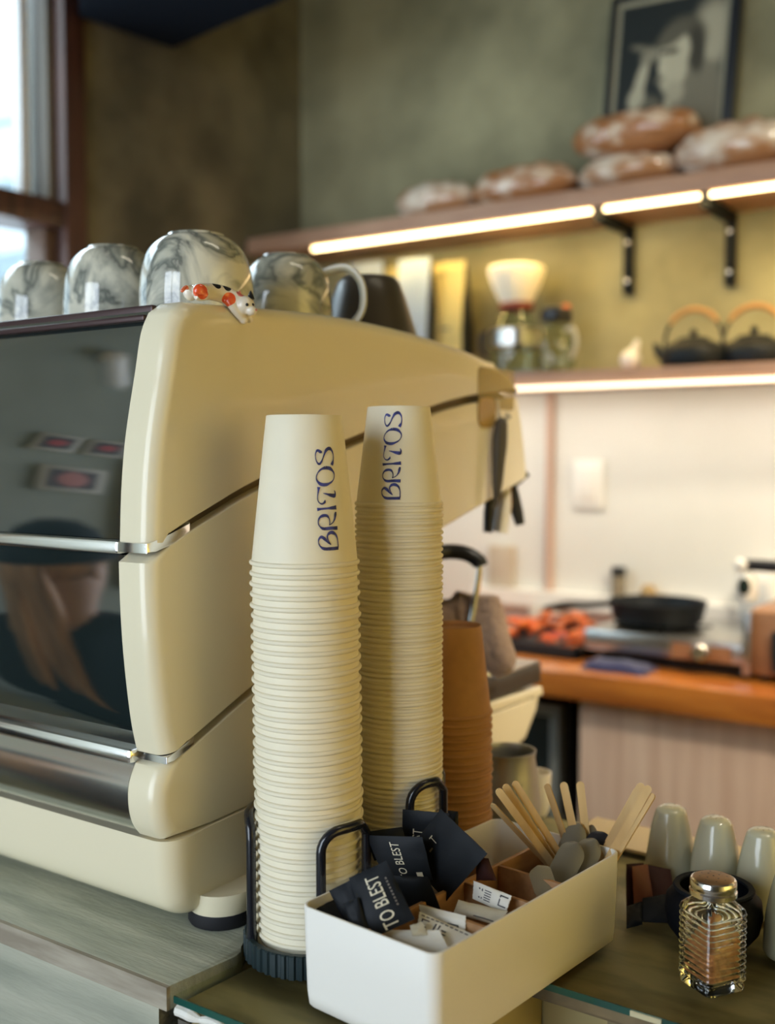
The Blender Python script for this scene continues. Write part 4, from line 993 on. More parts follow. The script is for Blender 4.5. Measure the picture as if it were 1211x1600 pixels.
# cup holders: fluted dark base with bent rods
def holder(c, rb, rr, zt, loops, label):
    t = local('cup_holder', (c[0], c[1], ZG+.0003), label, 'cup holder', 'black cup holders')
    a0 = TO_CAM(c)
    b = MB(); n = 44*6
    fl = lambda a, z: 1-.030*(1 if math.sin(44*a) > 0 else 0)
    b.lathe([(0, 0), (rb-.002, 0), (rb, .001), (rb, .0195), (rb-.0015, .0205)], n=n, flute=fl); b.lathe([(rb-.0015, .0205), (rb-.0055, .0205), (rb-.0065, .0085), (0, .0085)], n=48)
    b.build('base', flute_m, t, 30)
    h = zt-ZG
    for s, e in loops:
        A, B = a0+math.radians(s), a0+math.radians(e)
        p = lambda a, z: (rr*math.cos(a), rr*math.sin(a), z)
        cr = .017; Ls = rr*abs(B-A); sg = 1 if B > A else -1; sz = [(0, .007), (0, h*.4), (0, h-cr)]
        sz += [(cr*(1-math.cos(PI/2*k/6)), h-cr+cr*math.sin(PI/2*k/6)) for k in range(1, 7)]
        sz += [(cr+(Ls-1.6*cr)*k/4, h) for k in range(1, 5)]
        sz += [(Ls-.6*cr*math.cos(PI/2*k/6), h-.6*cr*(1-math.sin(PI/2-PI/2*k/6))) for k in range(1, 7)]
        sz = [q for q in sz]+[(Ls, h*.4), (Ls, .007)]
        pts = [p(A+sg*u/rr, z) for u, z in sz]
        MB().tube(pts, .0041, 12).build('rod_loop', black_metal, t, 60)
    return t
holder(LC, .0572, .0520, 1.177, ((9, 62), (-72, -128), (-165, -200)), 'fluted dark cup holder with bent rods under the wide left cup stack')
holder(RC, .0480, .0455, 1.190, ((12, 60), (-72, -128), (170, 120)), 'dark cup holder with bent rods round the narrow middle cup stack')

# ================================================================== CADDY
KZ = ZG+.0004
N0 = Vector((-.383, .6135)); ROT = math.radians(-6.0)
U = Vector((math.cos(ROT), math.sin(ROT))); Vv = Vector((-math.sin(ROT), math.cos(ROT)))
CW, CL, CH = .133, .262, .0789
cdy = local('counter_caddy', (N0.x-U.x*CW, N0.y-U.y*CW, KZ), 'long white rounded caddy with wooden dividers holding sachets and stirrers', 'caddy', rz=ROT)
def caddy_world(u, v, z): 
    p = N0-U*CW+U*u+Vv*v; return Vector((p.x, p.y, KZ+z))
def caddy_mesh():
    b = MB(); rows = []; n = 8; R = .0105; th = .0026
    def loop(ins, z, r): rows.append([b.bm.verts.new((x, y, z)) for x, y in rrect(CW/2, CL/2, CW-2*ins, CL-2*ins, r, n)])
    loop(.0065, 0, .010); loop(.0038, .0006, R*.9); loop(.0024, .0022, R); loop(.0015, .012, R); loop(.0006, CH*.6, R); loop(0, CH-.0008, R); loop(.0006, CH, R)
    loop(th-.0005, CH, R-th*.8); loop(th, CH-.0008, R-th); loop(th+.001, .005, R-th); loop(.010, .003, .008)
    for A, B in zip(rows, rows[1:]):
        k = len(A)
        for i in range(k): b.bm.faces.new((A[i], A[(i+1) % k], B[(i+1) % k], B[i]))
    b.bm.faces.new(rows[0][::-1]); b.bm.faces.new(rows[-1])
    return b
caddy_mesh().build('box', caddy_m, cdy, 40)
dz0, dz1 = .004, CH-.006
def divider(a, c): MB().box((a[0], a[1], dz0), (c[0], c[1], dz1), .0006).build('divider', bamboo, cdy)
divider((.058, .0035, 0), (.062, CL-.004, 0))
divider((.0035, .088, 0), (.058, .092, 0))
divider((.062, .070, 0), (CW-.0035, .074, 0))
divider((.062, .128, 0), (CW-.0035, .132, 0))
divider((.0035, .168, 0), (.058, .172, 0))
divider((.062, .176, 0), (CW-.0035, .180, 0))

# ---- flat packets given by four photo corners with their distances
def packet(name, corners, m, label, cat, group, puff=.003, crimp=False, n=10, words=()):
    """corners: tl, tr, br, bl as (px, py, distance)"""
    C = [at(*c) for c in corners]; ctr = sum(C, Vector())/4
    nrm = ((C[1]-C[0]).cross(C[3]-C[0])).normalized()
    if nrm.dot(EYE-ctr) < 0: nrm = -nrm
    t = thing(name, ctr, label, cat, group)
    def S(u, v, off=0):
        p_ = C[0]*(1-u)*(1-v)+C[1]*u*(1-v)+C[2]*u*v+C[3]*(1-u)*v
        e = max(0, math.sin(PI*min(max(u, 0), 1)))**.6*max(0, math.sin(PI*min(max(v, 0), 1)))**.6
        wr = .0007*mnoise.noise(Vector((u*5, v*5, ctr.x*90)))
        return p_+nrm*(puff*e+wr+off)
    def Sb(u, v): 
        p_ = C[0]*(1-u)*(1-v)+C[1]*u*(1-v)+C[2]*u*v+C[3]*(1-u)*v
        e = max(0, math.sin(PI*u))**.6*max(0, math.sin(PI*v))**.6
        return p_-nrm*(puff*e*.8+.0006)+nrm*(.0007*mnoise.noise(Vector((u*5, v*5, ctr.x*90))))
    b = MB(); F = {}; B = {}
    for i in range(n+1):
        for j in range(n+1):
            u, v = i/n, j/n
            if crimp and i in (0, n) and j % 2: u += .012 if i == 0 else -.012
            F[i, j] = b.bm.verts.new(S(u, v)); B[i, j] = b.bm.verts.new(Sb(u, v))
    for i in range(n):
        for j in range(n):
            b.bm.faces.new((F[i, j], F[i+1, j], F[i+1, j+1], F[i, j+1])); b.bm.faces.new((B[i, j], B[i, j+1], B[i+1, j+1], B[i+1, j]))
    for i in range(n):
        for (a, c) in (((i, 0), (i+1, 0)), ((i+1, n), (i, n)), ((0, i+1), (0, i)), ((n, i), (n, i+1))): b.bm.faces.new((F[a], B[a], B[c], F[c]))
    b.build('wrapper', m, t, 60)
    W = (C[1]-C[0]).length; H = (C[3]-C[0]).length
    for w in words:
        if w[0] == 'text':                # text, centre u v, rotation, height (m), squeeze, ink
            _, s_, u0, v0, rot, size, xs, ink = w
            tm = text_mesh(s_, size, xs); c_, s2 = math.cos(rot), math.sin(rot)
            for vt in tm.vertices:
                x, y = vt.co.x, vt.co.y; X, Y = x*c_-y*s2, x*s2+y*c_
                vt.co = S(u0+X/W, v0-Y/H, .0005)-ctr
            tm.materials.append(ink)
            o_ = bpy.data.objects.new('lettering', tm); link(o_); o_.parent = t
        else:                             # filled bar u0 v0 u1 v1
            _, u0, v0, u1, v1, ink = w
            bb = MB(); k = 4
            V = [[bb.bm.verts.new(S(u0+(u1-u0)*i/k, v0+(v1-v0)*j, .0004)) for i in range(k+1)] for j in (0, 1)]
            for i in range(k): bb.bm.faces.new((V[0][i], V[0][i+1], V[1][i+1], V[1][i]))
            bb.build('print_mark', ink, t, 0)
    return t
G1 = 'black sachets in the caddy'
HP = PI/2
packet('black_sachet', [(629, 1265, .925), (702, 1271, .905), (690, 1345, .915), (628, 1335, .935)], sachet_m, 'upright black sachet at the back, its corner letters half hidden', 'sachet', G1,
       words=[('text', 'BLEST', .40, .62, HP, .014, .62, gold_ink)])
packet('black_sachet', [(688, 1264, .882), (761, 1334, .845), (697, 1408, .865), (632, 1338, .905)], sachet_m, 'large tilted black sachet standing over the back right of the bunch', 'sachet', G1,
       words=[('text', 'T', .25, .42, HP, .012, .62, gold_ink), ('bar', .30, .52, .33, .60, dim_ink)])
packet('black_sachet', [(571, 1305, .895), (660, 1308, .868), (676, 1376, .868), (604, 1378, .890)], sachet_m, 'black sachet with cream letters lying in the middle of the bunch', 'sachet', G1,
       words=[('text', 'TO BLEST', .50, .52, HP, .013, .60, gold_ink), ('bar', .74, .78, .86, .90, gold_ink)])
packet('black_sachet', [(603, 1368, .862), (668, 1370, .845), (688, 1420, .842), (622, 1424, .862)], sachet_m, 'black sachet lying flat below the lettered middle one', 'sachet', G1)
packet('black_sachet', [(514, 1392, .832), (548, 1375, .828), (585, 1452, .812), (546, 1458, .818)], sachet_m, 'black sachet behind the front lettered one, nearest the cup stack', 'sachet', G1)
packet('black_sachet', [(545, 1372, .818), (603, 1345, .812), (648, 1436, .795), (578, 1468, .795)], sachet_m, 'front black sachet with the fully readable cream lettering', 'sachet', G1, puff=.004,
       words=[('text', 'TO BLEST', .56, .56, HP, .0150, .62, gold_ink), *[('bar', .82, .24+.055*k, .86, .27+.055*k, dim_ink) for k in range(9)]])
packet('black_sachet', [(536, 1412, .808), (560, 1402, .805), (580, 1462, .796), (552, 1462, .798)], sachet_m, 'narrow black sachet tucked in front against the caddy wall', 'sachet', G1)
packet('black_sachet', [(490, 1422, .835), (524, 1404, .850), (556, 1456, .828), (520, 1452, .822)], sachet_m, 'black sachet sunk in the caddy corner by the white front', 'sachet', G1)
packet('black_sachet', [(700, 1266, .935), (715, 1268, .93), (716, 1300, .925), (700, 1300, .93)], sachet_m, 'black sachet peeking out behind the large tilted one', 'sachet', G1)
packet('black_sachet', [(569, 1300, .91), (628, 1292, .915), (640, 1330, .91), (585, 1345, .905)], sachet_m, 'black sachet at the back left, against the rod loop', 'sachet', G1)
packet('black_sachet', [(744, 1338, .865), (763, 1342, .862), (776, 1376, .862), (744, 1376, .868)], sachet_br, 'dark brownish sachet corner right of the large tilted one', 'sachet', G1)
G2 = 'white sugar packets in the caddy'
packet('sugar_packet', [(740, 1376, .862), (800, 1400, .842), (790, 1428, .838), (738, 1404, .858)], sugar_m, 'printed white sugar packet at the back of its compartment', 'sugar packet', G2, .0015, True,
       words=[('bar', .18, .22, .22, .78, print_ink), ('bar', .26, .22, .29, .78, print_ink)]+[('bar', .34, .22+.13*k, .52, .27+.13*k, print_ink) for k in range(5)]+[('bar', .74, .15, .95, .22, print_ink), ('bar', .74, .15, .77, .75, print_ink), ('bar', .74, .68, .95, .75, print_ink)])
packet('sugar_packet', [(716, 1406, .848), (794, 1424, .832), (776, 1446, .826), (708, 1426, .842)], sugar_tr, 'see-through sugar packet below the printed one', 'sugar packet', G2, .003, True,
       words=[('bar', .45, .82, .9, .90, dim_ink)])
packet('sugar_packet', [(654, 1413, .832), (728, 1431, .812), (727, 1462, .805), (660, 1447, .825)], sugar_m, 'plain white sugar packet with notched edge behind the printed one', 'sugar packet', G2, .0015, True,
       words=[('bar', .62, .55, .86, .62, print_ink), ('bar', .83, .55, .86, .85, print_ink)])
packet('sugar_packet', [(655, 1424, .818), (742, 1461, .798), (702, 1487, .785), (650, 1458, .806)], sugar_m, 'white sugar packet with black logo print leaning in the front compartment', 'sugar packet', G2, .002, True,
       words=[('bar', .06+.09*k, .10, .12+.09*k, .15, print_ink) for k in range(10)]+[('bar', .08, .26, .11, .62, print_ink), ('bar', .08, .26, .24, .31, print_ink), ('bar', .08, .57, .22, .62, print_ink),
              ('bar', .36, .26, .39, .60, print_ink), ('bar', .44, .26, .47, .60, print_ink), ('bar', .52, .40, .62, .46, print_ink), ('bar', .52, .54, .66, .60, print_ink)])
packet('sugar_packet', [(640, 1446, .80), (660, 1440, .80), (668, 1460, .79), (644, 1462, .79)], sugar_tr, 'sugar packet end with notched edge poking out at the left', 'sugar packet', G2, .001, True)
packet('sugar_packet', [(592, 1453, .812), (686, 1453, .790), (706, 1492, .778), (618, 1492, .800)], sugar_m, 'blank white paper packet lying at the front of the caddy', 'sugar packet', G2, .004)

# ---- stirrers
G3 = 'wooden stirrers in the caddy'
def stick(p0, d0, p1, d1, label, w=.0033, th=.0008, roll=0.0, name='wooden_stirrer', m=stick_m, cat='stirrer', grp=G3):
    A, B = at(*p0, d0), at(*p1, d1); ax = (B-A); L = ax.length; ax.normalize()
    view = (EYE-A).normalized(); sd = ax.cross(view).normalized()
    sd = (Matrix.Rotation(roll, 3, ax) @ sd); nr = sd.cross(ax)
    b = MB(); P = []
    for k in range(9):
        a = PI*k/8; P.append((w-w*math.sin(a), -w*math.cos(a)))
    for k in range(9):
        a = PI*k/8; P.append((L-w+w*math.sin(a), w*math.cos(a)))
    up = [b.bm.verts.new(A+ax*s_+sd*t_+nr*th) for s_, t_ in P]; dn = [b.bm.verts.new(A+ax*s_+sd*t_-nr*th) for s_, t_ in P]
    b.bm.faces.new(up); b.bm.faces.new(dn[::-1])
    for k in range(len(P)): b.bm.faces.new((up[k], dn[k], dn[(k+1) % len(P)], up[(k+1) % len(P)]))
    return tag(b.build(name, m, None, 30), label, cat, grp)
stick((768, 1256), .935, (872, 1368), .950, 'thin wooden stirrer seen on edge, farthest left', .0028, roll=.9)
stick((777, 1233), .925, (876, 1368), .945, 'wooden stirrer second from the left of the left fan')
stick((788, 1226), .935, (880, 1366), .950, 'wooden stirrer third from the left of the left fan')
stick((803, 1221), .940, (892, 1364), .955, 'wooden stirrer fourth from the left, highest of the left fan')
stick((854, 1225), .960, (894, 1345), .965, 'narrow brownish wooden stirrer left of the upright pair', .0030, roll=.5)
stick((880, 1222), .965, (906, 1345), .965, 'wide wooden stirrer with rounded tip, left of the upright pair', .0036)
stick((906, 1221), .970, (920, 1345), .965, 'wide wooden stirrer with rounded tip, right of the upright pair', .0036)
stick((1004, 1224), .955, (912, 1392), .945, 'wooden stirrer on the left of the slanted right bundle', .0038)
stick((1015, 1228), .948, (922, 1394), .940, 'wooden stirrer in front of the slanted right bundle', .0036)
stick((1021, 1240), .946, (930, 1392), .938, 'wooden stirrer lowest on the right of the slanted bundle', .0034, roll=.6)
stick((998, 1232), .965, (912, 1388), .95, 'wooden stirrer hidden at the back of the slanted bundle', .0036)
# ---- spoons
def spoon(p0, d0, p1, d1, w, m, label):
    A, B = at(*p0, d0), at(*p1, d1); ax = (B-A); L = ax.length; ax.normalize(); view = (EYE-A).normalized(); sd = ax.cross(view).normalized(); nr = sd.cross(ax)
    if nr.dot(view) < 0: nr = -nr
    b = MB(); n, k = 36, 6; F = []; Bk = []
    for i in range(n+1):
        s_ = i/n; a_ = abs(2*s_-1); hw = (w if a_ < .6 else w*max(.06, 1-((a_-.6)/.4)**2)**.5)*(1 if s_ < .7 else .92)
        F.append([b.bm.verts.new(A+ax*(L*s_)+sd*(hw*(2*j/k-1))+nr*(.0016*(1-(2*j/k-1)**2))) for j in range(k+1)])
        Bk.append([b.bm.verts.new(A+ax*(L*s_)+sd*(hw*(2*j/k-1))+nr*(.0016*(1-(2*j/k-1)**2)-.0016)) for j in range(k+1)])
    for i in range(n):
        for j in range(k): b.bm.faces.new((F[i][j], F[i+1][j], F[i+1][j+1], F[i][j+1])); b.bm.faces.new((Bk[i][j], Bk[i][j+1], Bk[i+1][j+1], Bk[i+1][j]))
        for j in (0, k): b.bm.faces.new((F[i][j], Bk[i][j], Bk[i+1][j], F[i+1][j]))
    for i in (0, n):
        for j in range(k): b.bm.faces.new((F[i][j], F[i][j+1], Bk[i][j+1], Bk[i][j]))
    t = thing('spoon', A, label, 'spoon', 'spoons in the caddy'); b.build('bowl', m, t, 60)
    MB().tube([B-ax*.012, B-ax*.005, B-ax*.001], [.004, .003, .003], 8, flat=.4).build('neck', m, t)
spoon((906, 1288), .965, (862, 1392), .935, .0100, spoon_m, 'grey spoon at the back left of the spoon bunch')
spoon((926, 1290), .972, (886, 1396), .942, .0085, spoon_m, 'grey spoon at the back middle of the spoon bunch')
spoon((946, 1302), .962, (900, 1390), .938, .0125, spoon_dark, 'dark spoon under the shiny one on the right')
spoon((930, 1312), .945, (872, 1414), .908, .0108, spoon_m, 'shiny grey spoon in front on the right of the bunch')
spoon((902, 1317), .932, (850, 1418), .896, .0112, spoon_m, 'matte grey spoon in front on the left of the bunch')
spoon((841, 1353), .900, (858, 1408), .880, .0095, spoon_clear, 'smoky see-through spoon tilted left in the caddy')

# ================================================================== RIGHT SIDE OF THE COUNTER
# square ribbed glass shaker with metal lid
sc0 = on_z(1112, 1540, ZG); s = .0235
t = local('sugar_shaker', (sc0.x, sc0.y, ZG+.0004), 'square ribbed glass shaker of cinnamon with a perforated metal lid', 'shaker', rz=YAW+math.radians(24))
def sq_loop(b, hw, z, r, n=4): return [b.bm.verts.new((x, y, z)) for x, y in rrect(0, 0, 2*hw, 2*hw, r, n)]
def sq_body(rows_spec, closed_top=False):
    b = MB(); rows = [sq_loop(b, *q_) for q_ in rows_spec]
    for A, B in zip(rows, rows[1:]):
        k = len(A)
        for i in range(k): b.bm.faces.new((A[i], A[(i+1) % k], B[(i+1) % k], B[i]))
    b.bm.faces.new(rows[0][::-1]); b.bm.faces.new(rows[-1]); return b
H0 = .0675; hw = .0190; t.scale = (1.06,)*3
sp = [(hw-.004, 0, .004), (hw-.0015, .001, .005), (hw-.001, .004, .005)]
for k in range(12):
    z = .007+k*.0044; sp += [(hw-.0016, z, .005), (hw-.0003, z+.0012, .0055), (hw, z+.0022, .0055), (hw-.0003, z+.0032, .0055)]
sp += [(hw-.001, .0610, .005), (hw-.004, .0645, .008), (.0128, .0685, .0127), (.0122, .073, .0121)]
sp += [(.0108, .073, .0107), (.0112, .0690, .0111), (hw-.0062, .0640, .006), (hw-.0042, .060, .004), (hw-.0042, .0085, .004), (hw-.008, .0065, .003)]
sq_body(sp).build('glass_body', glass_m, t, 40)
wp = [(hw-.0085, .0072, .003), (hw-.0047, .009, .004), (hw-.0047, .032, .004), (hw-.0047, .036, .004)]
b = sq_body(wp)
for v in b.bm.verts:
    if v.co.z > .031: v.co.z += .010*(v.co.x/.015)*.6 + .003*mnoise.noise(v.co*90)
b.build('cinnamon', powder, t, 40)
b = MB(); b.lathe([(.0130, .0695), (.0166, .0695), (.0174, .0705), (.0174, .0735), (.0165, .0745), (.0165, .0755), (.0171, .0765), (.0171, .0800), (.0163, .0818), (.0150, .0824)], n=40); b.build('lid_band', chrome, t)
b = MB(); b.lathe([(.0151, .0822), (.013, .0832), (.006, .0838), (0, .0840)], n=40); lid = b.build('lid_top', brass_lid, t)
for k in range(13):
    r_, a = (0, 0) if k == 0 else ((.0055, k*PI/2) if k < 5 else (.0098, k*PI/4+.3))
    b = MB(); b.lathe([(0, .0002), (.0007, .0002), (.0007, -.0004), (0, -.0004)], (r_*math.cos(a), r_*math.sin(a), .0839-.0001*(r_/.004)**2), 8); b.build('shaker_hole', black_pl, lid, 0)

# cream ceramic shakers
def cer(px, py, label, h=.078, r=.0245):
    p_ = on_z(px, py, ZG); t = local('ceramic_shaker', (p_.x, p_.y, ZG+.0003), label, 'shaker', 'cream ceramic shakers')
    prof = [(0, 0), (r*.94, 0), (r, .003), (r*1.0, h*.12), (r*.93, h*.42), (r*.80, h*.68), (r*.64, h*.88), (r*.56, h*.95), (r*.40, h*.985), (r*.2, h*.998), (0, h)]
    P, _ = crom([Vector((a, 0, z)) for a, z in prof[2:]], [0]*9, 4)
    MB().lathe(prof[:2]+[(max(0, v.x), v.z) for v in P], n=40).build('body', ceramic_g, t, 60)
    for k in range(5):
        a = k*PI*.4; b = MB(); b.lathe([(0, .0004), (.0007, .0004), (.0007, -.001), (0, -.001)], (.005*math.cos(a), .005*math.sin(a), h*.9945), 8); b.build('hole', tool_grey, t, 0)
cer(1047, 1380, 'cream ceramic shaker nearest the caddy, leftmost of the row')
cer(1117, 1402, 'cream ceramic shaker directly behind the glass shaker lid')
cer(1190, 1424, 'cream ceramic shaker right of the glass shaker')
cer(1238, 1492, 'cream ceramic shaker cut off by the right picture edge', .075, .024)
# black squat pot
p_ = on_z(1114, 1468, ZG); z = ZG+.0003
t = local('black_bowl', (p_.x, p_.y, z), 'rounded black bowl standing behind the glass shaker', 'bowl')
prof = [(0, 0), (.028, 0), (.031, .002), (.0385, .012), (.0415, .025), (.0400, .037), (.0335, .0445), (.031, .046), (.0305, .044), (.037, .036), (.0385, .025), (.0355, .013), (.028, .004), (0, .003)]
MB().lathe(prof, n=48).build('bowl', mat('black_glazed_clay', (.004, .005, .007), .6, spec=.12), t, 50)
MB().lathe([(.0295, .0445), (.0335, .0445), (.0345, .0465), (.0335, .048), (.029, .0475), (.0285, .046)], n=48).build('rim', bracket_m, t)
# dark packets between caddy and shakers
G4 = 'dark packets beside the caddy'
def dep(px, py, dz=.002): return (on_z(px, py, ZG+dz)-EYE).dot(FWD)
def standing(tl, tr, br, bl, lean=.012): return [(*tl, dep(*bl)+lean), (*tr, dep(*br)+lean), (*br, dep(*br)), (*bl, dep(*bl))]
packet('dark_packet', standing((979, 1350), (1006, 1348), (1012, 1412), (979, 1420)), sachet_br, 'dark red packet standing right beside the caddy end', 'sachet', G4)
packet('dark_packet', standing((988, 1354), (1012, 1350), (1023, 1418), (992, 1424)), sachet_or, 'russet brown packet standing among the dark ones', 'sachet', G4)
packet('dark_packet', standing((1008, 1350), (1048, 1358), (1056, 1410), (1020, 1412), .02), sachet_br, 'dark packet with torn top right of the russet one', 'sachet', G4)
packet('dark_packet', [(1004, 1403, dep(1004, 1403, .016)), (1046, 1396, dep(1046, 1396, .016)), (1050, 1442, dep(1050, 1442, .004)), (1000, 1440, dep(1000, 1440, .004))], sachet_m, 'black packet lying in front of the russet one', 'sachet', G4)
packet('dark_packet', [(979, 1416, dep(979, 1416, .012)), (1003, 1408, dep(1003, 1408, .014)), (1004, 1444, dep(1004, 1444, .004)), (979, 1450, dep(979, 1450, .004))], sachet_m, 'black packet lying against the caddy foot', 'sachet', G4)

# milk pitcher and white cup on the counter behind the brown stack
p_ = on_z(793, 1292, ZG)
t = local('milk_pitcher', (p_.x, p_.y, ZG+.0004), 'steel milk pitcher behind the stirrers, under the machine tray', 'pitcher'); t.scale = (1.3,)*3
MB().lathe([(0, 0), (.026, 0), (.029, .003), (.029, .02), (.0255, .05), (.0235, .062), (.0245, .068), (.0235, .068), (.0225, .062), (.0245, .05), (.028, .02), (.0275, .004), (0, .003)], n=40).build('body', mat('dull_steel', (.42, .42, .38), .35, metal=.7), t, 50)
MB().tube([(-.023, 0, .060), (-.040, 0, .058), (-.044, 0, .035), (-.028, 0, .016)], .003, 8, smooth=4, flat=1.6).build('handle', steel, t)
p_ = on_z(836, 1272, ZG)
t = local('espresso_cup', (p_.x, p_.y, ZG+.0004), 'small white cup behind the stirrers, right of the steel pitcher', 'cup', rz=YAW+PI*.6)
MB().lathe([(0, 0), (.014, 0), (.018, .01), (.019, .05), (.0175, .05), (.0165, .012), (0, .004)], n=32).build('body', ceramic_w, t, 50)
MB().tube([(.018, 0, .042), (.030, 0, .038), (.029, 0, .02), (.018, 0, .014)], .0022, 8, smooth=4).build('handle', ceramic_w, t)

# ================================================================== WHAT THE DARK PANELS REFLECT (customer side of the room)
def red_print(y, z, w, h, label, col):
    t = thing('framed_print', (-1.998, y, z), label, 'picture')
    MB().box((-1.998, y-w/2, z-h/2), (-1.985, y+w/2, z+h/2), .002).build('frame', mat('pale_frame', (.62, .58, .48), .5), t)
    MB().box((-1.986, y-w*.36, z-h*.36), (-1.9835, y+w*.36, z+h*.36)).build('print', mat('dark_print', (.05, .035, .035), .5), t, 0)
    b = MB(); b.ball((-1.9835, y, z), w*.24, (.03, 1, .8), 2); b.build('red_shape', col, t)
redp = mat('red_print_ink', (.50, .045, .045), .5); pinkp = mat('pale_red_print_ink', (.60, .22, .19), .5)
red_print(-.42, 1.80, .125, .115, 'small framed red print on the plaster wall, nearer the window, seen in the dark panel', redp)
red_print(-.27, 1.80, .125, .115, 'small framed red print beside the other on the plaster wall, seen in the dark panel', redp)
red_print(-.36, 1.60, .19, .12, 'wide pale framed print below the two red ones, seen in the dark panel', pinkp)
b = MB(); b.box((-1.998, -.565, 1.1), (-1.965, -.525, 2.3), .003); tag(b.build('wooden_batten', mat('light_brown_wood', (.42, .24, .12), .5)), 'light brown upright wooden batten on the plaster wall, seen in the dark panel', 'batten')
t = thing('wall_lamp', (-1.99, -.30, 2.12), 'pale oval lamp on the plaster wall, seen at the top of the dark panel', 'lamp')
b = MB(); b.ball((-1.97, -.30, 2.12), .045, (.5, 1, .7), 3); b.build('shade', ceramic_w, t)
b = MB(); b.lathe([(0, 0), (.025, 0), (.025, .006), (0, .006)], (-1.998, -.30, 2.12), 20, Matrix.Rotation(PI/2, 4, 'Y')); b.build('base', ceramic_w, t)

def skin(name, V, E, m, parent, sub=2, root=None):
    me = bpy.data.meshes.new(name); bm = bmesh.new(); sk = bm.verts.layers.skin.verify(); W = {}
    for k, (co, r) in V.items():
        W[k] = bm.verts.new(co); W[k][sk].radius = r if isinstance(r, tuple) else (r, r)
    for a, b_ in E: bm.edges.new((W[a], W[b_]))
    W[root or next(iter(V))][sk].use_root = True
    bm.to_mesh(me); bm.free(); me.materials.append(m)
    o = bpy.data.objects.new(name, me); link(o)
    md = o.modifiers.new('skin', 'SKIN'); md.use_smooth_shade = True
    md = o.modifiers.new('subdivision', 'SUBSURF'); md.levels = md.render_levels = sub
    o.parent = parent; return o
pr = local('person', (-1.68, -.10, -.335), 'person with long brown hair, black beanie and dark jacket seated with back to the machine', 'person', rz=PI-.25)
skin_m = mat('skin', (.62, .38, .27), .5, sss=.1); jacket_m = mat('dark_jacket', (.012, .016, .022), .8); hair_m = mat('brown_hair', (.52, .27, .115), .42, var=.45, scale=40, stretch=(1, 1, .08))
V = {'pelvis': ((0, 0, .92), (.15, .11)), 'waist': ((0, 0, 1.08), (.125, .09)), 'chest': ((0, 0, 1.25), (.115, .08)), 'neckb': ((0, -.01, 1.39), .05), 'neck': ((0, 0, 1.45), .05),
     'jaw': ((0, .02, 1.52), (.062, .07)), 'face': ((0, .012, 1.58), (.072, .085)), 'crown': ((0, 0, 1.64), (.066, .08)), 'nose': ((0, .10, 1.565), .012)}
E_ = [('pelvis', 'waist'), ('waist', 'chest'), ('chest', 'neckb'), ('neckb', 'neck'), ('neck', 'jaw'), ('jaw', 'face'), ('face', 'crown'), ('face', 'nose')]
for s_ in (1, -1):
    n = lambda k: k+('r' if s_ > 0 else 'l')
    V.update({n('sh'): ((.15*s_, 0, 1.33), .045), n('el'): ((.215*s_, .02, 1.09), .043), n('wr'): ((.19*s_, .17, .97), .028), n('pa'): ((.18*s_, .235, .965), (.036, .018)),
              n('hip'): ((.085*s_, .05, .87), .085), n('kn'): ((.10*s_, .40, .88), .058), n('an'): ((.10*s_, .33, .46), .038), n('to'): ((.107*s_, .45, .42), .034)})
    E_ += [('chest', n('sh')), (n('sh'), n('el')), (n('el'), n('wr')), (n('wr'), n('pa')), ('pelvis', n('hip')), (n('hip'), n('kn')), (n('kn'), n('an')), (n('an'), n('to'))]
    for f in range(4):
        x = (.15+.02*f)*s_; L = (.062, .075, .08, .068)[f]
        V.update({n('f%da' % f): ((x, .27, .963), .0095), n('f%db' % f): ((x, .27+L*.55, .958), .0085), n('f%dc' % f): ((x, .27+L, .940), .0075)})
        E_ += [(n('pa'), n('f%da' % f)), (n('f%da' % f), n('f%db' % f)), (n('f%db' % f), n('f%dc' % f))]
    V.update({n('tha'): ((.145*s_, .225, .955), .011), n('thb'): ((.128*s_, .265, .945), .009)}); E_ += [(n('pa'), n('tha')), (n('tha'), n('thb'))]
skin('body', V, E_, skin_m, pr)
J = {'hem': ((0, 0, .90), (.170, .13)), 'w': ((0, 0, 1.06), (.15, .115)), 'c': ((0, 0, 1.27), (.185, .14)), 'col': ((0, -.01, 1.43), (.10, .095))}
Ej = [('hem', 'w'), ('w', 'c'), ('c', 'col')]
for s_ in (1, -1):
    n = lambda k: k+('r' if s_ > 0 else 'l')
    J.update({n('s'): ((.165*s_, 0, 1.34), .085), n('e'): ((.22*s_, .02, 1.09), .062), n('w'): ((.192*s_, .155, .975), .046)}); Ej += [('c', n('s')), (n('s'), n('e')), (n('e'), n('w'))]
skin('jacket', J, Ej, jacket_m, pr, root='w')
T = {'p': ((0, 0, .90), (.155, .12))}; Et = []
for s_ in (1, -1):
    n = lambda k: k+('r' if s_ > 0 else 'l')
    T.update({n('h'): ((.09*s_, .08, .875), .095), n('k'): ((.10*s_, .41, .88), .074), n('a'): ((.10*s_, .33, .48), .060)}); Et += [('p', n('h')), (n('h'), n('k')), (n('k'), n('a'))]
    skin('shoe', {'heel': ((.10*s_, .30, .430), .045), 'ball': ((.107*s_, .42, .427), .042), 'tip': ((.109*s_, .475, .42), .034)}, [('heel', 'ball'), ('ball', 'tip')], black_pl, pr)
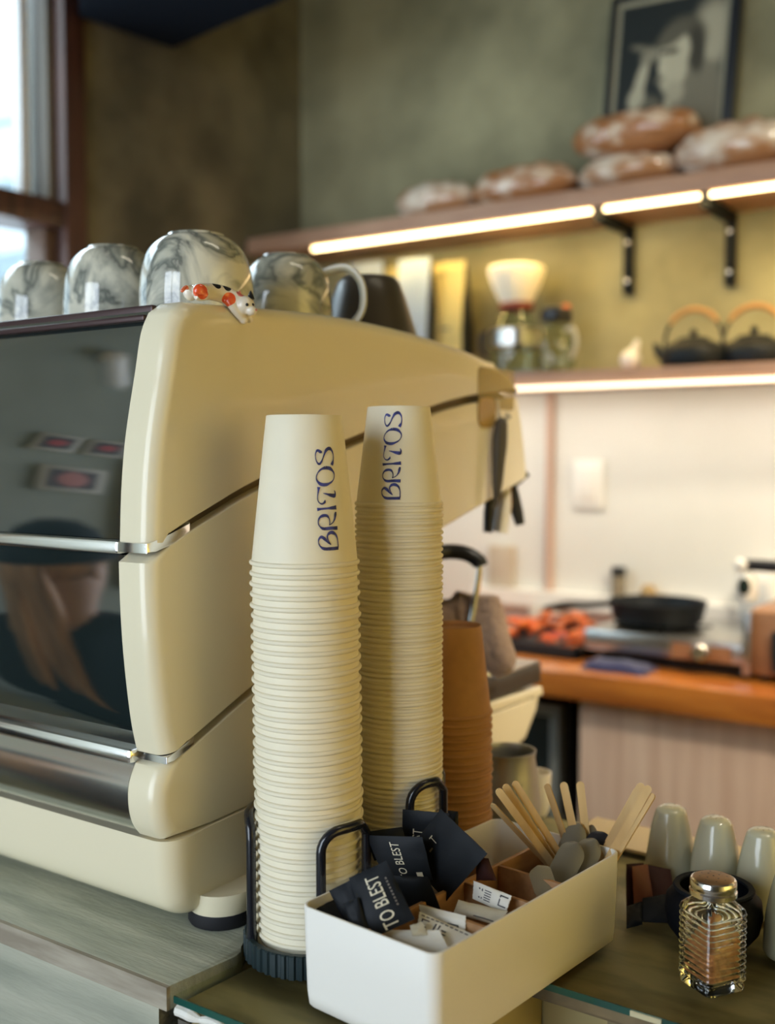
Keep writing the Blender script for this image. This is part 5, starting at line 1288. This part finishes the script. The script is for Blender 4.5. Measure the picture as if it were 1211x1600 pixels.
skin('trousers', T, Et, mat('black_denim', (.014, .015, .02), .85), pr, root='p')
b = MB(); b.ball((0, -.015, 1.625), .098, (.92, 1.05, .95), 3)
for k in range(26):
    a = PI*.10+PI*1.8*k/25+PI/2; x, y = math.cos(a), math.sin(a); j = random.uniform(-.012, .012)
    if (abs(x) < .38 and y > 0) or (x < .1 and y > -.75) or (x < -.25): continue
    low = random.uniform(1.02, 1.16)
    b.tube([(x*.05, y*.05-.01, 1.70), (x*.092, y*.09-.01, 1.60), (x*.10+j, y*.085, 1.46), (x*.125+j, y*.10+(.03 if y > -.3 else 0), 1.30), (x*.13+2*j, y*.10+(.045 if y > -.3 else 0), low)], [.018, .030, .032, .028, .006], 8, smooth=4, flat=.7)
b.build('hair', hair_m, pr, 180)
b = MB(); b.lathe([(.104, 1.60), (.112, 1.605), (.112, 1.64), (.104, 1.69), (.075, 1.735), (.035, 1.755), (0, 1.758)], (0, -.012, 0), 28, sy=1.1); b.build('beanie', jacket_m, pr, 180)
for s_ in (1, -1):
    b = MB(); b.ball((.031*s_, .088, 1.585), .010, (1.3, .6, .7), 2); b.build('eye', mat('eye_white', (.7, .68, .64), .2), pr)
    b = MB(); b.ball((.078*s_, -.005, 1.575), .022, (.4, .8, 1.3), 2); b.build('ear', skin_m, pr)
b = MB(); b.ball((0, .090, 1.525), .022, (1, .35, .35), 2); b.build('mouth', mat('lip', (.45, .13, .11), .4), pr)

st = local('bar_stool', (-1.68, -.10, 0), 'dark bar stool under the seated person', 'stool', rz=-.15)
MB().lathe([(0, .415), (.16, .415), (.17, .425), (.17, .445), (.15, .452), (0, .452)], n=32).build('seat', redwood, st)
for k in range(4):
    a = PI/4+k*PI/2; MB().tube([(.11*math.cos(a), .11*math.sin(a), .42), (.17*math.cos(a), .17*math.sin(a), 0.0)], .014, 10).build('leg', black_metal, st)
MB().tube([(.147*math.cos(PI*k/12), .147*math.sin(PI*k/12), .16) for k in range(24)], .008, 8, closed=True).build('foot_ring', black_metal, st)
